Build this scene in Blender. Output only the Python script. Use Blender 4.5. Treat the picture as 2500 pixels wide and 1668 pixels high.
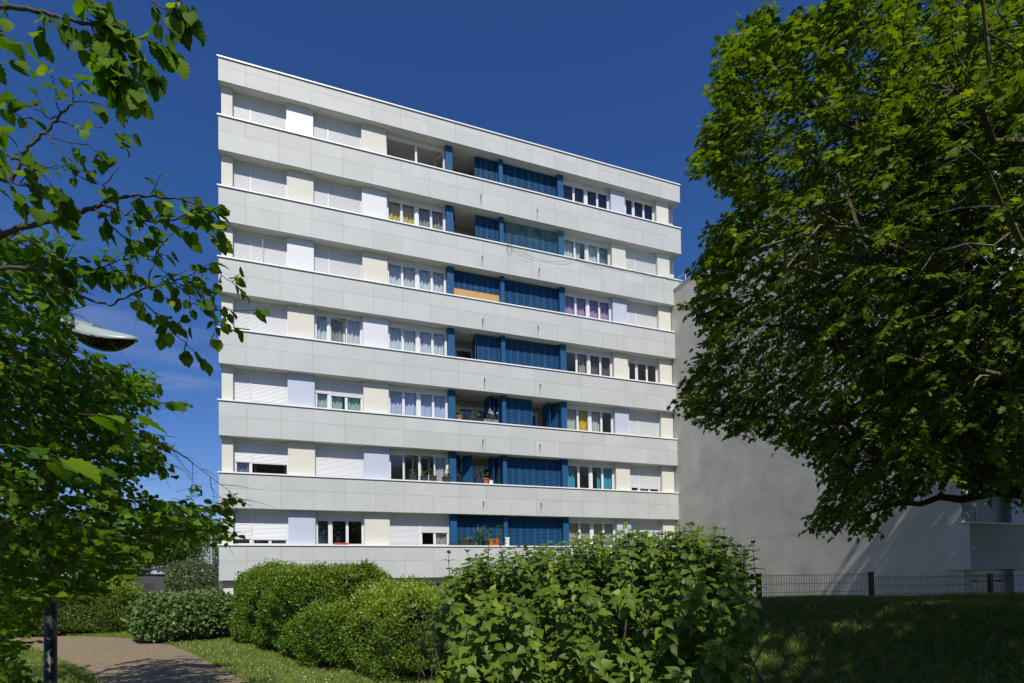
import bpy, math, random
import numpy as np
from mathutils import Vector, Matrix

random.seed(7)
rng = np.random.default_rng(11)
S = bpy.context.scene
for _o in list(bpy.data.objects):
    bpy.data.objects.remove(_o)
COL = S.collection

# ------------------------------------------------------------------ camera
YAW, PITCH, ROLL, F_PX, PP_Y, EYE = .3602, .0252, -.0147, 1368.3, 1372., 1.6
_s, _c, _cp, _sp = math.sin(YAW), math.cos(YAW), math.cos(PITCH), math.sin(PITCH)
FW = np.array([_s * _cp, _c * _cp, _sp])
_rt = np.array([_c, -_s, 0.])
_up = np.cross(_rt, FW)
RT = math.cos(ROLL) * _rt + math.sin(ROLL) * _up
UP = -math.sin(ROLL) * _rt + math.cos(ROLL) * _up
EYEP = np.array([0, 0, EYE])
cam_d = bpy.data.cameras.new('camera')
cam = bpy.data.objects.new('camera', cam_d)
COL.objects.link(cam)
cam_d.sensor_width = 36
cam_d.lens = F_PX / 2500 * 36
cam_d.shift_y = (PP_Y - 834) / 2500
cam_d.clip_end = 3000
cam_d.clip_start = .05
cam.matrix_world = Matrix(((RT[0], UP[0], -FW[0], 0), (RT[1], UP[1], -FW[1], 0),
                           (RT[2], UP[2], -FW[2], EYE), (0, 0, 0, 1)))
S.camera = cam

# ------------------------------------------------------------------ sky, sun, exposure
SUN_EL, SUN_AZ = math.radians(50), math.radians(10.0)      # sun behind the camera, slightly to its left
w = bpy.data.worlds.new('World')
S.world = w
w.use_nodes = True
nt = w.node_tree
nt.nodes.clear()
wo = nt.nodes.new('ShaderNodeOutputWorld')
bg = nt.nodes.new('ShaderNodeBackground')
sky = nt.nodes.new('ShaderNodeTexSky')
sky.sky_type = 'NISHITA'
sky.sun_disc = False
sky.sun_elevation = SUN_EL
sky.sun_rotation = math.pi + SUN_AZ
sky.altitude = 0
sky.air_density = 1.0
sky.dust_density = .5
sky.ozone_density = 4.5
bg.inputs['Strength'].default_value = .088
# deeper, more saturated clear sky, as through a polarising filter
hsv = nt.nodes.new('ShaderNodeHueSaturation')
hsv.inputs['Saturation'].default_value = 1.17
wb = nt.nodes.new('ShaderNodeMixRGB')                      # white balance of the photograph
wb.blend_type = 'MULTIPLY'
wb.inputs[0].default_value = 1
wb.inputs['Color2'].default_value = (.97, .96, 1.18, 1)
nt.links.new(sky.outputs[0], wb.inputs['Color1'])
nt.links.new(wb.outputs[0], hsv.inputs['Color'])
# thin veil of cirrus low over the horizon
tc = nt.nodes.new('ShaderNodeTexCoord')
mp = nt.nodes.new('ShaderNodeMapping')
mp.inputs['Scale'].default_value = (1.2, 1.2, 9)
nz = nt.nodes.new('ShaderNodeTexNoise')
nz.inputs['Scale'].default_value = 2.2
nz.inputs['Detail'].default_value = 7
nz.inputs['Roughness'].default_value = .6
cr = nt.nodes.new('ShaderNodeMapRange')
cr.inputs['From Min'].default_value = .5
cr.inputs['From Max'].default_value = .78
cr.inputs['To Max'].default_value = .42
sx = nt.nodes.new('ShaderNodeSeparateXYZ')
fd = nt.nodes.new('ShaderNodeMapRange')
fd.inputs['From Min'].default_value = .50
fd.inputs['From Max'].default_value = .12
ml = nt.nodes.new('ShaderNodeMath')
ml.operation = 'MULTIPLY'
mx = nt.nodes.new('ShaderNodeMixRGB')
mx.inputs['Color2'].default_value = (7.5, 8.2, 9.4, 1)
nt.links.new(tc.outputs['Generated'], mp.inputs[0])
nt.links.new(mp.outputs[0], nz.inputs['Vector'])
nt.links.new(nz.outputs[0], cr.inputs[0])
nt.links.new(tc.outputs['Generated'], sx.inputs[0])
nt.links.new(sx.outputs['Z'], fd.inputs[0])
nt.links.new(cr.outputs[0], ml.inputs[0])
nt.links.new(fd.outputs[0], ml.inputs[1])
nt.links.new(ml.outputs[0], mx.inputs[0])
nt.links.new(hsv.outputs[0], mx.inputs['Color1'])
nt.links.new(mx.outputs[0], bg.inputs['Color'])
nt.links.new(bg.outputs[0], wo.inputs[0])

sl = bpy.data.lights.new('sun', 'SUN')
sl.energy = 5.0
sl.angle = math.radians(.53)
sl.color = (1, .945, .86)
so = bpy.data.objects.new('sun', sl)
COL.objects.link(so)
sd = Vector((-math.sin(SUN_AZ) * math.cos(SUN_EL), -math.cos(SUN_AZ) * math.cos(SUN_EL), math.sin(SUN_EL)))
so.rotation_euler = sd.to_track_quat('Z', 'Y').to_euler()
so.location = (0, -20, 30)
vs = S.view_settings
vs.view_transform = 'Standard'
vs.look = 'None'
vs.gamma = 1
vs.exposure = 0
vs.use_curve_mapping = False
S.cycles.max_bounces = 8
S.cycles.diffuse_bounces = 3
S.cycles.glossy_bounces = 3
S.cycles.transmission_bounces = 4
S.cycles.transparent_max_bounces = 8
S.cycles.caustics_reflective = False
S.cycles.caustics_refractive = False


# ------------------------------------------------------------------ helpers
def at(x, y, d):
    """a point d metres in front of the eye, along the sight line of a photo position"""
    return EYEP + (FW + (x - 1250) / F_PX * RT - (y - PP_Y) / F_PX * UP) * d


def proj(P):
    v = np.atleast_2d(P) - EYEP
    d = v @ FW
    dd = np.where(np.abs(d) < 1e-3, 1e-3, d)
    return 1250 + F_PX * (v @ RT) / dd, PP_Y - F_PX * (v @ UP) / dd, d


def inpoly(x, y, poly):
    r = np.zeros(len(x), bool)
    n = len(poly)
    for i in range(n):
        x0, y0 = poly[i]
        x1, y1 = poly[(i + 1) % n]
        if y0 == y1:
            continue
        c = ((y0 > y) != (y1 > y)) & (x < (x1 - x0) * (y - y0) / (y1 - y0) + x0)
        r ^= c
    return r


def sm(a, b, x):
    t = np.clip((np.asarray(x, float) - a) / (b - a), 0, 1)
    return t * t * (3 - 2 * t)


def nrm(v):
    v = np.asarray(v, float)
    return v / (np.linalg.norm(v, axis=-1, keepdims=True) + 1e-9)


def tag(o, label=None, cat=None, group=None, kind=None):
    if label: o['label'] = label
    if cat: o['category'] = cat
    if group: o['group'] = group
    if kind: o['kind'] = kind
    return o


def empty(name, loc, label=None, cat=None, group=None, rz=0):
    o = bpy.data.objects.new(name, None)
    COL.objects.link(o)
    o.location = loc
    o.rotation_euler = (0, 0, rz)
    o.empty_display_size = .2
    return tag(o, label, cat, group)


def link(name, me, parent=None, world=True):
    o = bpy.data.objects.new(name, me)
    COL.objects.link(o)
    if parent is not None:
        o.parent = parent
        if world:                                     # mesh is in world coordinates
            L = Vector((0, 0, 0))
            p = parent
            while p is not None:
                L += p.location
                p = p.parent
            o.location = -L
    return o


def np_mesh(name, V, T, mat, rnd=None, smooth=False, extra=None):
    me = bpy.data.meshes.new(name)
    V = np.ascontiguousarray(V, np.float32)
    T = np.ascontiguousarray(T, np.int32)
    k = T.shape[1]
    me.vertices.add(len(V))
    me.vertices.foreach_set('co', V.ravel())
    me.loops.add(T.size)
    me.loops.foreach_set('vertex_index', T.ravel())
    me.polygons.add(len(T))
    me.polygons.foreach_set('loop_start', np.arange(0, T.size, k, dtype=np.int32))
    if smooth:
        me.polygons.foreach_set('use_smooth', np.ones(len(T), bool))
    me.update(calc_edges=True)
    if rnd is not None:
        a = me.attributes.new('rnd', 'FLOAT', 'POINT')
        a.data.foreach_set('value', np.ascontiguousarray(rnd, np.float32))
    if extra is not None:
        a = me.attributes.new('young', 'FLOAT', 'POINT')
        a.data.foreach_set('value', np.ascontiguousarray(extra, np.float32))
    me.materials.append(mat)
    return me


class MB:
    """collects boxes, tubes and sheets, then links them as ONE mesh object"""
    def __init__(s):
        s.v = []
        s.f = []

    def add(s, vs, fs):
        n = len(s.v)
        s.v += [tuple(map(float, p)) for p in vs]
        s.f += [tuple(i + n for i in f) for f in fs]
        return s

    def box(s, x0, x1, y0, y1, z0, z1):
        return s.add([(x0, y0, z0), (x1, y0, z0), (x1, y1, z0), (x0, y1, z0), (x0, y0, z1), (x1, y0, z1), (x1, y1, z1), (x0, y1, z1)],
                     [(0, 3, 2, 1), (4, 5, 6, 7), (0, 1, 5, 4), (1, 2, 6, 5), (2, 3, 7, 6), (3, 0, 4, 7)])

    def tube(s, pts, rad, n=6, cap=True):
        pts = np.asarray(pts, float)
        if np.isscalar(rad):
            rad = [rad] * len(pts)
        d = np.gradient(pts, axis=0)
        d = nrm(d)
        ref = np.array([0, 0, 1.]) if abs(d[0][2]) < .9 else np.array([1., 0, 0])
        vs = []
        a = nrm(np.cross(d[0], ref))
        for i, p in enumerate(pts):
            a = nrm(a - d[i] * (a @ d[i]))
            b = np.cross(d[i], a)
            for k in range(n):
                t = 2 * math.pi * k / n
                vs.append(p + rad[i] * (a * math.cos(t) + b * math.sin(t)))
        fs = []
        for i in range(len(pts) - 1):
            for k in range(n):
                k2 = (k + 1) % n
                fs.append((i * n + k, i * n + k2, (i + 1) * n + k2, (i + 1) * n + k))
        if cap:
            fs.append(tuple(range(n - 1, -1, -1)))
            fs.append(tuple((len(pts) - 1) * n + k for k in range(n)))
        return s.add(vs, fs)

    def lathe(s, c, prof, n=14, sx=1, sy=1):
        vs = []
        for r, z in prof:
            for k in range(n):
                t = 2 * math.pi * k / n
                vs.append((c[0] + sx * r * math.cos(t), c[1] + sy * r * math.sin(t), c[2] + z))
        fs = []
        for i in range(len(prof) - 1):
            for k in range(n):
                k2 = (k + 1) % n
                fs.append((i * n + k, i * n + k2, (i + 1) * n + k2, (i + 1) * n + k))
        fs.append(tuple(range(n - 1, -1, -1)))
        fs.append(tuple((len(prof) - 1) * n + k for k in range(n)))
        return s.add(vs, fs)

    def mesh(s, name, mat, smooth=False):
        me = bpy.data.meshes.new(name)
        me.from_pydata(s.v, [], s.f)
        me.update()
        if smooth:
            for p in me.polygons:
                p.use_smooth = True
        me.materials.append(mat)
        return me

    def build(s, name, mat, parent=None, smooth=False, world=True):
        return link(name, s.mesh(name, mat, smooth), parent, world)


# ------------------------------------------------------------------ materials
def mat(name, col, rough=.6, var=0., nscale=3., namt=0., bump=0., bscale=40., spec=.5, metal=0., streak=0., streakcol=(.3, .3, .28)):
    m = bpy.data.materials.new(name)
    m.use_nodes = True
    t = m.node_tree
    b = t.nodes['Principled BSDF']
    b.inputs['Roughness'].default_value = rough
    b.inputs['Metallic'].default_value = metal
    b.inputs['Specular IOR Level'].default_value = spec
    rgb = t.nodes.new('ShaderNodeRGB')
    rgb.outputs[0].default_value = (*col, 1)
    cur = rgb.outputs[0]
    geo = t.nodes.new('ShaderNodeNewGeometry')
    if var:
        oi = t.nodes.new('ShaderNodeObjectInfo')
        mr = t.nodes.new('ShaderNodeMapRange')
        mr.inputs['To Min'].default_value = 1 - var
        mr.inputs['To Max'].default_value = 1 + var
        t.links.new(oi.outputs['Random'], mr.inputs[0])
        h = t.nodes.new('ShaderNodeHueSaturation')
        t.links.new(mr.outputs[0], h.inputs['Value'])
        t.links.new(cur, h.inputs['Color'])
        cur = h.outputs[0]
    if namt:
        n = t.nodes.new('ShaderNodeTexNoise')
        n.inputs['Scale'].default_value = nscale
        n.inputs['Detail'].default_value = 6
        n.inputs['Roughness'].default_value = .62
        t.links.new(geo.outputs['Position'], n.inputs['Vector'])
        mr = t.nodes.new('ShaderNodeMapRange')
        mr.inputs['From Min'].default_value = .3
        mr.inputs['From Max'].default_value = .7
        mr.inputs['To Min'].default_value = 1 - namt
        mr.inputs['To Max'].default_value = 1 + namt
        t.links.new(n.outputs[0], mr.inputs[0])
        h = t.nodes.new('ShaderNodeHueSaturation')
        t.links.new(mr.outputs[0], h.inputs['Value'])
        t.links.new(cur, h.inputs['Color'])
        cur = h.outputs[0]
    if streak:
        mpn = t.nodes.new('ShaderNodeMapping')
        mpn.inputs['Scale'].default_value = (7, 7, .35)
        n = t.nodes.new('ShaderNodeTexNoise')
        n.inputs['Scale'].default_value = 1.4
        n.inputs['Detail'].default_value = 5
        t.links.new(geo.outputs['Position'], mpn.inputs[0])
        t.links.new(mpn.outputs[0], n.inputs['Vector'])
        mr = t.nodes.new('ShaderNodeMapRange')
        mr.inputs['From Min'].default_value = .52
        mr.inputs['From Max'].default_value = .8
        mr.inputs['To Max'].default_value = streak
        t.links.new(n.outputs[0], mr.inputs[0])
        x = t.nodes.new('ShaderNodeMixRGB')
        x.inputs['Color2'].default_value = (*streakcol, 1)
        t.links.new(mr.outputs[0], x.inputs[0])
        t.links.new(cur, x.inputs['Color1'])
        cur = x.outputs[0]
    t.links.new(cur, b.inputs['Base Color'])
    if bump:
        n = t.nodes.new('ShaderNodeTexNoise')
        n.inputs['Scale'].default_value = bscale
        n.inputs['Detail'].default_value = 4
        t.links.new(geo.outputs['Position'], n.inputs['Vector'])
        bp = t.nodes.new('ShaderNodeBump')
        bp.inputs['Strength'].default_value = bump
        bp.inputs['Distance'].default_value = .02
        t.links.new(n.outputs[0], bp.inputs['Height'])
        t.links.new(bp.outputs[0], b.inputs['Normal'])
    return m


def leafmat(name, dark, light, trans, young=None, rough=.42, tmix=.38, spec=.45):
    m = bpy.data.materials.new(name)
    m.use_nodes = True
    t = m.node_tree
    b = t.nodes['Principled BSDF']
    out = t.nodes['Material Output']
    b.inputs['Roughness'].default_value = rough
    b.inputs['Specular IOR Level'].default_value = spec
    at_ = t.nodes.new('ShaderNodeAttribute')
    at_.attribute_name = 'rnd'
    oi = t.nodes.new('ShaderNodeObjectInfo')
    ad = t.nodes.new('ShaderNodeMath')
    ad.operation = 'ADD'
    t.links.new(at_.outputs['Fac'], ad.inputs[0])
    t.links.new(oi.outputs['Random'], ad.inputs[1])
    fr = t.nodes.new('ShaderNodeMath')
    fr.operation = 'FRACT'
    t.links.new(ad.outputs[0], fr.inputs[0])
    r = t.nodes.new('ShaderNodeValToRGB')
    r.color_ramp.elements[0].color = (*dark, 1)
    r.color_ramp.elements[1].color = (*light, 1)
    r.color_ramp.elements[1].position = .96
    e2 = r.color_ramp.elements.new(.995)
    e2.color = (min(1, light[0] * 1.7), light[1] * 1.25, light[2] * 1.2, 1)
    e = r.color_ramp.elements.new(.55)
    e.color = (*[(dark[i] * .55 + light[i] * .45) for i in range(3)], 1)
    t.links.new(fr.outputs[0], r.inputs[0])
    cur = r.outputs[0]
    if young:
        ya = t.nodes.new('ShaderNodeAttribute')
        ya.attribute_name = 'young'
        x = t.nodes.new('ShaderNodeMixRGB')
        x.inputs['Color2'].default_value = (*young, 1)
        t.links.new(ya.outputs['Fac'], x.inputs[0])
        t.links.new(cur, x.inputs['Color1'])
        cur = x.outputs[0]
    t.links.new(cur, b.inputs['Base Color'])
    tr = t.nodes.new('ShaderNodeBsdfTranslucent')
    tm = t.nodes.new('ShaderNodeMixRGB')
    tm.blend_type = 'MULTIPLY'
    tm.inputs[0].default_value = 1
    tm.inputs['Color2'].default_value = (*trans, 1)
    t.links.new(cur, tm.inputs['Color1'])
    t.links.new(tm.outputs[0], tr.inputs['Color'])
    mxs = t.nodes.new('ShaderNodeMixShader')
    mxs.inputs[0].default_value = tmix
    t.links.new(b.outputs[0], mxs.inputs[1])
    t.links.new(tr.outputs[0], mxs.inputs[2])
    t.links.new(mxs.outputs[0], out.inputs[0])
    return m


def glassmat(name, tint=(.55, .6, .62), refl=.10):
    m = bpy.data.materials.new(name)
    m.use_nodes = True
    t = m.node_tree
    t.nodes.remove(t.nodes['Principled BSDF'])
    out = t.nodes['Material Output']
    tr = t.nodes.new('ShaderNodeBsdfTransparent')
    tr.inputs[0].default_value = (*tint, 1)
    gl = t.nodes.new('ShaderNodeBsdfGlossy')
    gl.inputs['Roughness'].default_value = .02
    lw = t.nodes.new('ShaderNodeLayerWeight')
    lw.inputs['Blend'].default_value = .5
    po = t.nodes.new('ShaderNodeMath')
    po.operation = 'POWER'
    po.inputs[1].default_value = 4.5
    t.links.new(lw.outputs['Facing'], po.inputs[0])
    mu = t.nodes.new('ShaderNodeMath')
    mu.operation = 'MULTIPLY_ADD'
    mu.inputs[1].default_value = .7
    mu.inputs[2].default_value = refl
    t.links.new(po.outputs[0], mu.inputs[0])
    mxs = t.nodes.new('ShaderNodeMixShader')
    t.links.new(mu.outputs[0], mxs.inputs[0])
    t.links.new(tr.outputs[0], mxs.inputs[1])
    t.links.new(gl.outputs[0], mxs.inputs[2])
    t.links.new(mxs.outputs[0], out.inputs[0])
    return m


def netmat(name, col, fac):
    m = bpy.data.materials.new(name)
    m.use_nodes = True
    t = m.node_tree
    b = t.nodes['Principled BSDF']
    b.inputs['Base Color'].default_value = (*col, 1)
    b.inputs['Roughness'].default_value = .8
    out = t.nodes['Material Output']
    tr = t.nodes.new('ShaderNodeBsdfTransparent')
    geo = t.nodes.new('ShaderNodeNewGeometry')
    n = t.nodes.new('ShaderNodeTexNoise')
    n.inputs['Scale'].default_value = 1.7
    n.inputs['Detail'].default_value = 4
    t.links.new(geo.outputs['Position'], n.inputs['Vector'])
    mr = t.nodes.new('ShaderNodeMapRange')
    mr.inputs['From Min'].default_value = .35
    mr.inputs['From Max'].default_value = .75
    mr.inputs['To Min'].default_value = fac * .45
    mr.inputs['To Max'].default_value = fac * 1.6
    t.links.new(n.outputs[0], mr.inputs[0])
    mxs = t.nodes.new('ShaderNodeMixShader')
    t.links.new(mr.outputs[0], mxs.inputs[0])
    t.links.new(tr.outputs[0], mxs.inputs[1])
    t.links.new(b.outputs[0], mxs.inputs[2])
    t.links.new(mxs.outputs[0], out.inputs[0])
    return m


M = dict(
    panel=mat('panel_grey', (.465, .482, .474), .6, var=.045, nscale=1.1, namt=.06, streak=.34, streakcol=(.40, .41, .38), bump=.05, bscale=9),
    backing=mat('band_backing', (.22, .22, .21), .9),
    soffit=mat('soffit_paint', (.56, .57, .55), .7, nscale=2, namt=.05),
    coping=mat('white_coping', (.80, .80, .80), .35, nscale=5, namt=.03),
    cream=mat('cream_render', (.60, .59, .52), .75, nscale=2.5, namt=.03, bump=.12, bscale=60, streak=.10, streakcol=(.55, .53, .47)),
    lavender=mat('pale_lavender_panel', (.46, .50, .59), .38, nscale=1.3, namt=.03),
    whitep=mat('white_panel', (.60, .62, .65), .4, nscale=1.3, namt=.02),
    gable=mat('gable_render', (.52, .50, .435), .85, nscale=.8, namt=.17, bump=.5, bscale=2.2, streak=.22, streakcol=(.38, .38, .35)),
    concrete=mat('concrete', (.42, .42, .40), .85, nscale=3, namt=.1),
    pvc=mat('white_pvc', (.66, .67, .68), .3),
    shutter=mat('white_roller_shutter', (.56, .575, .59), .4, var=.03),
    blue=mat('blue_lacquer', (.018, .085, .195), .5, spec=.12, nscale=3, namt=.08),
    bluedark=mat('blue_lacquer_shutter', (.016, .076, .175), .5, spec=.12, var=.06, nscale=6, namt=.08),
    interior=mat('interior_paint', (.40, .38, .35), .8),
    intdark=mat('interior_dark', (.12, .11, .10), .8),
    metal=mat('dark_metal', (.05, .05, .05), .5, metal=.3),
    grey=mat('grey_metal', (.42, .46, .47), .35, metal=.2),
    lightgrey=mat('lightgrey_enamel', (.30, .36, .365), .35),
    black=mat('black_paint', (.012, .013, .014), .45, nscale=8, namt=.2),
    terracotta=mat('terracotta', (.42, .13, .05), .75, nscale=14, namt=.15),
    orange=mat('orange_plastic', (.55, .10, .03), .5),
    greenp=mat('green_plastic', (.03, .22, .07), .5),
    blackp=mat('black_plastic', (.022, .022, .024), .6),
    whitepot=mat('white_ceramic', (.7, .7, .68), .4),
    red=mat('red_plastic', (.35, .04, .03), .5),
    board=mat('orange_board', (.46, .27, .085), .7, nscale=4, namt=.08),
    bark=mat('bark', (.075, .062, .045), .9, nscale=9, namt=.35, bump=.8, bscale=30),
    lichen=mat('lichen_bark', (.13, .115, .05), .9, nscale=14, namt=.45, bump=.7, bscale=40),
    twig=mat('twig_bark', (.050, .042, .033), .8, nscale=20, namt=.2),
    greenstem=mat('green_stem', (.10, .13, .04), .6),
    wood=mat('old_wood', (.22, .20, .17), .85, nscale=8, namt=.2),
    fence=mat('dark_green_wire', (.012, .02, .015), .5),
    kiosk=mat('kiosk_dark', (.05, .052, .058), .6, nscale=4, namt=.15),
    whiterail=mat('white_rail', (.6, .6, .6), .5),
    glass=glassmat('window_glass', (.93, .95, .95), .05),
    glassd=glassmat('window_glass_dark', (.62, .65, .68), .09),
    lens=glassmat('lamp_lens', (.12, .13, .12), .12),
    net=netmat('green_net', (.18, .40, .28), .055),
)
CUR = {}
for k, c in dict(white=(.62, .66, .68), lilac=(.50, .55, .72), yellow=(.62, .47, .10), green=(.36, .50, .38), grey=(.50, .52, .50),
                 purple=(.42, .30, .45), blue=(.05, .32, .46), beige=(.42, .40, .33), dark=(.11, .10, .13), ochre=(.66, .46, .03),
                 taupe=(.34, .32, .27), slate=(.15, .17, .21)).items():
    CUR[k] = mat('curtain_' + k, c, .9, nscale=6, namt=.05)

LM = dict(
    maple=leafmat('maple_leaf', (.045, .094, .005), (.145, .212, .008), (1.7, 1.7, .5), tmix=.42, rough=.55, spec=.2),
    linden=leafmat('linden_leaf', (.040, .100, .004), (.125, .225, .008), (1.5, 1.7, .4), tmix=.46, rough=.6, spec=.16),
    lilac=leafmat('lilac_leaf', (.050, .102, .006), (.125, .195, .012), (1.4, 1.6, .5), tmix=.28, rough=.48, spec=.3),
    privet=leafmat('privet_leaf', (.055, .125, .006), (.12, .215, .012), (1.4, 1.6, .6), young=(.24, .30, .03), tmix=.28),
    privet2=leafmat('privet_leaf_bright', (.075, .145, .010), (.15, .235, .018), (1.4, 1.6, .6), young=(.29, .36, .035), tmix=.3),
    silver=leafmat('pale_shrub_leaf', (.06, .12, .025), (.14, .215, .06), (1.2, 1.4, .6), young=(.20, .25, .09), tmix=.2, rough=.5, spec=.3),
    olive=leafmat('olive_leaf', (.06, .10, .025), (.12, .165, .05), (1, 1.2, .6), tmix=.2),
    far=leafmat('far_tree_leaf', (.055, .12, .010), (.12, .21, .018), (1.4, 1.6, .6), tmix=.3),
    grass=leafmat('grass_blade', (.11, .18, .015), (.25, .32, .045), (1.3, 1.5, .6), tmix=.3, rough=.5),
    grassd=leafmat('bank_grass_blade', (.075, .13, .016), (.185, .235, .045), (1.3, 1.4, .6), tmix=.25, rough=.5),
)


# ------------------------------------------------------------------ leaf tools
def leaf_tpl(right, mid, fold=.15, droop=.2, wave=0):
    """a leaf folded along its midrib: right = outline points (x, y), mid = y of the midrib point each one joins"""
    V = [(0, y, 0) for y in mid]
    n = len(mid)
    for sgn in (1, -1):
        for i, (x, y) in enumerate(right):
            V.append((sgn * x, y, fold * x + (wave if i % 2 else -wave)))
    V = np.array(V, float)
    V[:, 2] -= droop * V[:, 1] ** 2
    T = []
    for s_ in (0, 1):
        o = n + s_ * len(right)
        for i in range(n - 1):
            a, b, c, d = i, i + 1, o + i + 1, o + i
            q = [(a, d, c), (a, c, b)] if s_ == 0 else [(a, c, d), (a, b, c)]
            T += q
    T = [t for t in T if len({tuple(np.round(V[k], 5)) for k in t}) == 3]
    return V, np.array(T)


L_LINDEN = leaf_tpl([(.001, .02), (.22, -.06), (.33, .02), (.42, .10), (.40, .19), (.52, .30), (.45, .38), (.51, .50), (.40, .57), (.40, .70), (.27, .76), (.19, .88), (.001, 1.06)],
                    [.02, .05, .08, .14, .2, .29, .38, .48, .57, .67, .76, .88, 1.06], .16, .22, .018)
L_LILAC = leaf_tpl([(.001, .0), (.24, -.09), (.42, .06), (.43, .26), (.34, .50), (.18, .76), (.001, 1.08)],
                   [.0, .05, .18, .36, .56, .8, 1.08], .20, .20, .0)
_mv = [(0, .36, 0), (0, 0, 0), (.40, .06, -.06), (.22, .26, .02), (.54, .62, -.09), (.19, .58, .02), (.27, .83, -.06), (.0, 1.06, -.12),
       (-.27, .83, -.06), (-.19, .58, .02), (-.54, .62, -.09), (-.22, .26, .02), (-.40, .06, -.06)]
L_MAPLE = (np.array(_mv, float), np.array([(0, i, i + 1) for i in range(1, 12)] + [(0, 12, 1)]))
L_SMALL = (np.array([(0, 0, 0), (.24, .42, .05), (0, 1, -.06), (-.24, .42, .05), (0, .45, -.03)], float),
           np.array([(0, 1, 4), (1, 2, 4), (2, 3, 4), (3, 0, 4)]))
L_TINY = (np.array([(0, 0, 0), (.26, .45, .06), (0, 1, -.05), (-.26, .45, .06)], float), np.array([(0, 1, 2), (0, 2, 3)]))
L_OVAL = leaf_tpl([(.001, 0), (.26, .2), (.36, .5), (.22, .82), (.001, 1.0)], [0, .2, .5, .82, 1.0], .15, .1)


def frames(D, N):
    Y = nrm(D)
    X = nrm(np.cross(Y, N))
    Z = np.cross(X, Y)
    return np.stack([X, Y, Z], -1)                    # columns


def leaves_mesh(name, tpl, P, D, N, sc, mt, rnd=None, young=None):
    TV, TT = tpl
    R = frames(D, N)
    V = np.einsum('nij,vj->nvi', R, TV) * np.asarray(sc)[:, None, None] + np.asarray(P)[:, None, :]
    n, k = len(P), len(TV)
    T = (TT[None] + (np.arange(n) * k)[:, None, None]).reshape(-1, 3)
    rnd = rng.random(n) if rnd is None else rnd
    return np_mesh(name, V.reshape(-1, 3), T, mt, np.repeat(rnd, k), extra=None if young is None else np.repeat(young, k))


class Foliage:
    def __init__(s):
        s.P, s.D, s.N, s.s, s.y = [], [], [], [], []
        s.tw = MB()
        s.ntw = 0

    def leaf(s, p, d, n, sc, y=0.):
        s.P.append(p); s.D.append(d); s.N.append(n); s.s.append(sc); s.y.append(y)

    def spray(s, base, d, L, n, size, droop=.25, up=.8, jit=.45, r0=.005, link_to=None, side=.85, tipdown=.25, twig=True):
        d = nrm(d)
        k = 5
        pts = [np.asarray(base, float)]
        dd = d.copy()
        for i in range(k):
            dd = nrm(dd + np.array([0, 0, -droop / k]) + rng.normal(0, .10, 3))
            pts.append(pts[-1] + dd * L / k)
        pts = np.array(pts)
        if twig:
            if link_to is not None:
                a = np.asarray(link_to, float)
                mid = (a + pts[0]) / 2 + np.array([0, 0, .06 * np.linalg.norm(a - pts[0])]) + rng.normal(0, .03, 3)
                al = np.vstack([[a, mid], pts])
                s.tw.tube(al, list(np.linspace(r0 * 2.2, r0 * .4, len(al))), 3, False)
            else:
                s.tw.tube(pts, list(np.linspace(r0, r0 * .3, len(pts))), 3, False)
        for i in range(n):
            t = (i + .6) / n * k
            j = min(int(t), k - 1)
            p = pts[j] + (pts[j + 1] - pts[j]) * (t - j)
            ax = nrm(pts[j + 1] - pts[j])
            sd_ = nrm(np.cross(ax, [0, 0, 1.])) * (1 if i % 2 else -1)
            ld = nrm(ax * .55 + sd_ * side * rng.uniform(.5, 1.1) + np.array([0, 0, -tipdown]) + rng.normal(0, .22, 3))
            if i == n - 1:
                ld = nrm(ax + np.array([0, 0, -tipdown]))
            nn = nrm(np.array([0, 0, up]) + rng.normal(0, jit, 3) + np.array([sd[0], sd[1], sd[2]]) * .25)
            sc = size * rng.uniform(.65, 1.2)
            s.leaf(p + ld * sc * .18, ld, nn, sc)

    def arrays(s):
        return [np.array(a, float) for a in (s.P, s.D, s.N, s.s, s.y)]

    def emit(s, root, tpl, mt, crown='crown', nlead=300, keep=None, leafname='leaf', young=False, twmat=None):
        P, D, N, sc, yy = s.arrays()
        if keep is not None:
            x, y, d = proj(P)
            k = keep(x, y, d, P)
            P, D, N, sc, yy = P[k], D[k], N[k], sc[k], yy[k]
        lead = np.zeros(len(P), bool)
        if nlead:
            x, y, d = proj(P)
            ok = (d > .3) & (x > 0) & (x < 2500) & (y > 0) & (y < 1668)
            px = np.where(ok, sc * F_PX / np.maximum(d, .3), 0)
            idx = np.argsort(-px)[:nlead]
            idx = idx[px[idx] > 22]
            lead[idx] = True
            TV, TT = tpl
            me = np_mesh(leafname, TV, TT, mt, np.zeros(len(TV)), extra=np.zeros(len(TV)) if young else None)
            Rf = frames(D[idx], N[idx])
            L = np.array(root.location)
            for q, i in enumerate(idx):
                o = bpy.data.objects.new(leafname, me)
                COL.objects.link(o)
                o.parent = root
                m = np.eye(4)
                m[:3, :3] = Rf[q] * sc[i]
                m[:3, 3] = P[i] - L
                o.matrix_basis = Matrix(m.tolist())
        k = ~lead
        me = leaves_mesh(crown, tpl, P[k], D[k], N[k], sc[k], mt, young=yy[k] if young else None)
        tag(link(crown, me, root), kind='stuff')
        if s.tw.v:
            tag(s.tw.build('twigs', twmat or M['twig'], root), kind='stuff')
        return len(P)


def bend(a, b, n=7, sag=.0, jit=.04, seed=0):
    r = np.random.default_rng(seed)
    a, b = np.asarray(a, float), np.asarray(b, float)
    L = np.linalg.norm(b - a)
    t = np.linspace(0, 1, n)[:, None]
    p = a + (b - a) * t
    p[:, 2] += (np.sin(t[:, 0] * math.pi)) * sag * L
    w_ = r.normal(0, jit * L, (n, 3)) * np.sin(t * math.pi)
    return p + w_


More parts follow.
